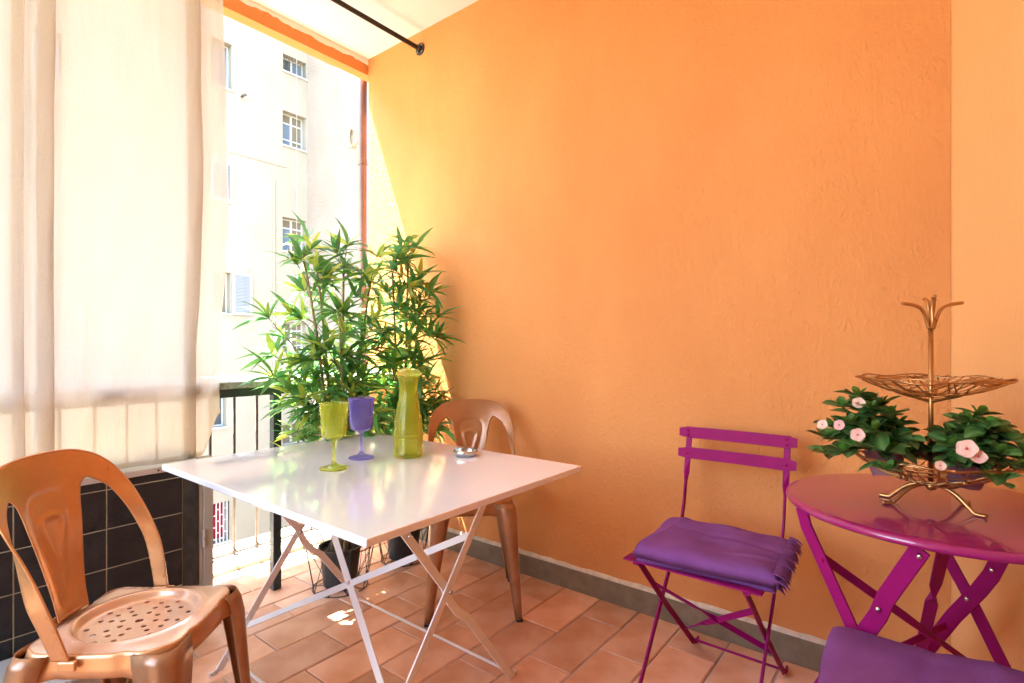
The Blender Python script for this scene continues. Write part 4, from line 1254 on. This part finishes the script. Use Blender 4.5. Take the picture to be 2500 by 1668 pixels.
o = MB(); o.lathe([(.0001, .165), (.010, .165), (.0115, .17), (.0195, .20), (.0245, .2478), (.0001, .2478)], 40); o.build('stopper', M['gglass'], ld, smooth=True)
at = MB(); at.lathe([(0.0001, 0), (.028, 0), (.033, .0015), (.0385, .011), (.0390, .0135), (.0355, .018), (.0345, .0178), (.0350, .0135), (.032, .004), (.027, .0022), (.0001, .0022)], 56)
at = at.build('ashtray', M['steel'], auto=50); at.scale = (1.1176,) * 3; at.location = (1.355, 1.275, TZ_ + .0005); tag(at, 'small round polished steel ashtray on the white table', 'ashtray')

# ------------------------------------------------------------------ bamboo plants in wire baskets
BL = []
for i, (L_, W_, mm, cu) in enumerate(((.13, .024, 'leafA', .25), (.115, .0225, 'leafB', .12), (.14, .025, 'leafA', .42), (.12, .0235, 'leafC', .3), (.105, .0225, 'leafB', .3), (.135, .024, 'leafC', .5))):
    BL.append(leaf_mesh('leaf', L_, W_, M[mm], cu, .35, 6))
def bamboo(loc, canes, clusters, seed, label, ok, extra):
    rr = random.Random(seed)
    root = empty('potted_bamboo', loc); tag(root, label, 'potted plant', 'potted bamboos by the railing')
    o = MB(); o.lathe([(0.0001, .012), (.066, .012), (.070, .015), (.088, .170), (.094, .172), (.094, .182), (.087, .182), (.084, .160), (.0001, .158)], 40); o.build('pot', M['pot'], root, auto=40)
    o = MB(); o.lathe([(.0001, .163), (.0845, .161)], 28); o.build('soil', M['soil'], root)
    tips = []
    for (cx, cy_, top, lx, ly) in canes:
        pts = [Vector((cx + lx * t * t, cy_ + ly * t * t, .155 + (top - .155) * t)) for t in [i / 16 for i in range(17)]]
        rs = [.0085 * (1 - .45 * i / 16) * (1.18 if i % 4 == 0 else 1) for i in range(17)]
        c_ = MB(); c_.tube(pts, rs, 10); c_.build('cane', M['cane'], root, smooth=True)
        tips.append(pts)
    tw = MB(); leaves = []
    def whorl(p, d, n_, s):
        d = d.normalized()
        for k in range(n_):
            an = 2 * PI * k / n_ + rr.uniform(-.4, .4); el = rr.uniform(.25, 1.25)
            a = d.orthogonal().normalized(); b = d.cross(a)
            v = d * math.cos(el) + (a * math.cos(an) + b * math.sin(an)) * math.sin(el)
            v.z = v.z * .8 + .02
            leaves.append((p, v.normalized(), s * rr.uniform(.75, 1.1)))
    made = 0; tries = 0
    while made < clusters and tries < 4000:
        tries += 1
        pts = rr.choice(tips); t = rr.uniform(.30, 1.0); q = t * 16; i = min(15, int(q)); base = pts[i].lerp(pts[i+1], q - i)
        az = rr.uniform(0, 2 * PI); up = rr.uniform(.1, 1.1) if t < .9 else rr.uniform(.6, 1.5); ln = rr.uniform(.06, .20) * (1.1 - .35 * t)
        d = Vector((math.cos(az) * math.cos(up), math.sin(az) * math.cos(up), math.sin(up)))
        tip = base + d * ln
        if not ok(tip + Vector(loc)): continue
        md = base.lerp(tip, .5) + Vector((0, 0, .012))
        tw.tube(smooth_path([base, md, tip], 3), .0016, 5)
        whorl(tip, d, rr.randint(5, 8), 1.0)
        if rr.random() < .4: whorl(md, d, 3, .8)
        made += 1
    for (ex, ey, ez, bz) in extra:
        tip = Vector((ex, ey, ez)); base = min((p for p in tips[0]), key=lambda p: abs(p.z - bz)); d = tip - base
        tw.tube(smooth_path([base, base.lerp(tip, .5) + Vector((0, 0, .015)), tip], 4), .0019, 5)
        whorl(tip, d, 9, 1.15); whorl(base.lerp(tip, .72), d, 6, 1.0); whorl(base.lerp(tip, .45), d, 5, .9)
    tw.build('twig', M['twig'], root, smooth=True)
    rr.shuffle(leaves)
    stuff = MB(); groups = {}
    for i, (p, v, s) in enumerate(leaves):
        q = v.to_track_quat('Y', 'Z'); e = (q @ Matrix.Rotation(rr.uniform(-.7, .7), 3, 'Y').to_quaternion()).to_euler()
        wtip = Vector(loc) + p + v * .12 * s
        if wtip.x > XW - .006 : continue
        if wtip.z < .93 and wtip.y > CY0 - .02: continue
        me = rr.choice(BL)
        if i < 300: place('leaf', me, root, p, e, (s, s, s))
        else:
            mt = Matrix.LocRotScale(p, e, Vector((s, s, s)))
            g_ = groups.setdefault(me.materials[0].name, MB())
            g_.add([mt @ vv.co for vv in me.vertices], [tuple(f.vertices) for f in me.polygons])
    for nm, g_ in groups.items():
        o = g_.build('foliage', bpy.data.materials[nm], root, smooth=True, recalc=False); tag(o, kind='stuff')
    return root
def cage(loc, label, s=1.0, seed=1):
    root = empty('wire_basket', loc); tag(root, label, 'wire basket', 'wire baskets round the bamboo pots')
    n_ = 9; r0, r1, r2 = .116 * s, .150 * s, .165 * s; z1, z2 = .19 * s, .31 * s
    def ring(r_, z, ph=0): return [(r_ * math.cos(2*PI*k/n_ + ph), r_ * math.sin(2*PI*k/n_ + ph), z) for k in range(n_)]
    for r_, z in ((r0, .0035), (r1, z1), (r2, z2)):
        m_ = MB(); m_.tube([(r_ * math.cos(t*PI/24), r_ * math.sin(t*PI/24), z) for t in range(48)], .0022, 6, closed=True); m_.build('ring', M['wire'], root, smooth=True)
    lo, mi, hi = ring(r0, .0035, .2), ring(r1, z1, .2), ring(r2, z2, .2 + PI / n_)
    m_ = MB()
    for k in range(n_):
        j = (k + 1) % n_
        for a, b in ((lo[k], mi[k]), (lo[k], mi[j]), (lo[j], mi[k]) if k % 2 else (lo[k], mi[k-1]), (mi[k], hi[k]), (mi[k], hi[k-1])): m_.tube([a, b], .0016, 5)
    m_.build('side_wire', M['wire'], root, smooth=True)
    m_ = MB()
    for k in range(n_):
        m_.tube([lo[k], (0, 0, .0035)], .0016, 5)
    m_.build('base_wire', M['wire'], root, smooth=True)
    return root
L1, L2 = (1.378, 2.055, 0), (1.752, 2.075, 0)
bamboo(L1, [(-.03, .01, 1.44, -.13, .02), (.02, .025, 1.46, .03, .02), (.005, -.03, 1.2, -.05, -.03), (.035, -.01, 1.36, .12, .0), (-.01, .03, 1.40, -.06, .04)], 150, 2,
       'tall artificial bamboo with a long side branch, beside the railing post', lambda p: p.x > 1.10 and p.x < 1.60 and p.y < 2.32 and p.y > 1.86 and p.z < 1.58, [(-.29, .06, 1.17, .86), (-.20, .02, .98, .72), (-.20, -.05, .84, .6), (-.22, .06, .90, .66), (-.30, .0, .93, .7), (-.27, .05, 1.02, .75)])
bamboo(L2, [(-.03, .0, 1.42, -.03, .01), (.02, .02, 1.5, .03, .0), (.01, -.03, 1.32, .05, -.03)], 150, 8,
       'tall artificial bamboo in the corner against the orange wall', lambda p: p.x > 1.52 and p.x < 1.895 and p.y < 2.25 and p.y > 1.88 and p.z < 1.58, [(.10, -.14, 1.2, .9)])
cage(L1, 'black wire basket round the pot of the bamboo nearest the railing post')
cage(L2, 'black wire basket round the corner bamboo pot, partly behind the metal chair', .92)
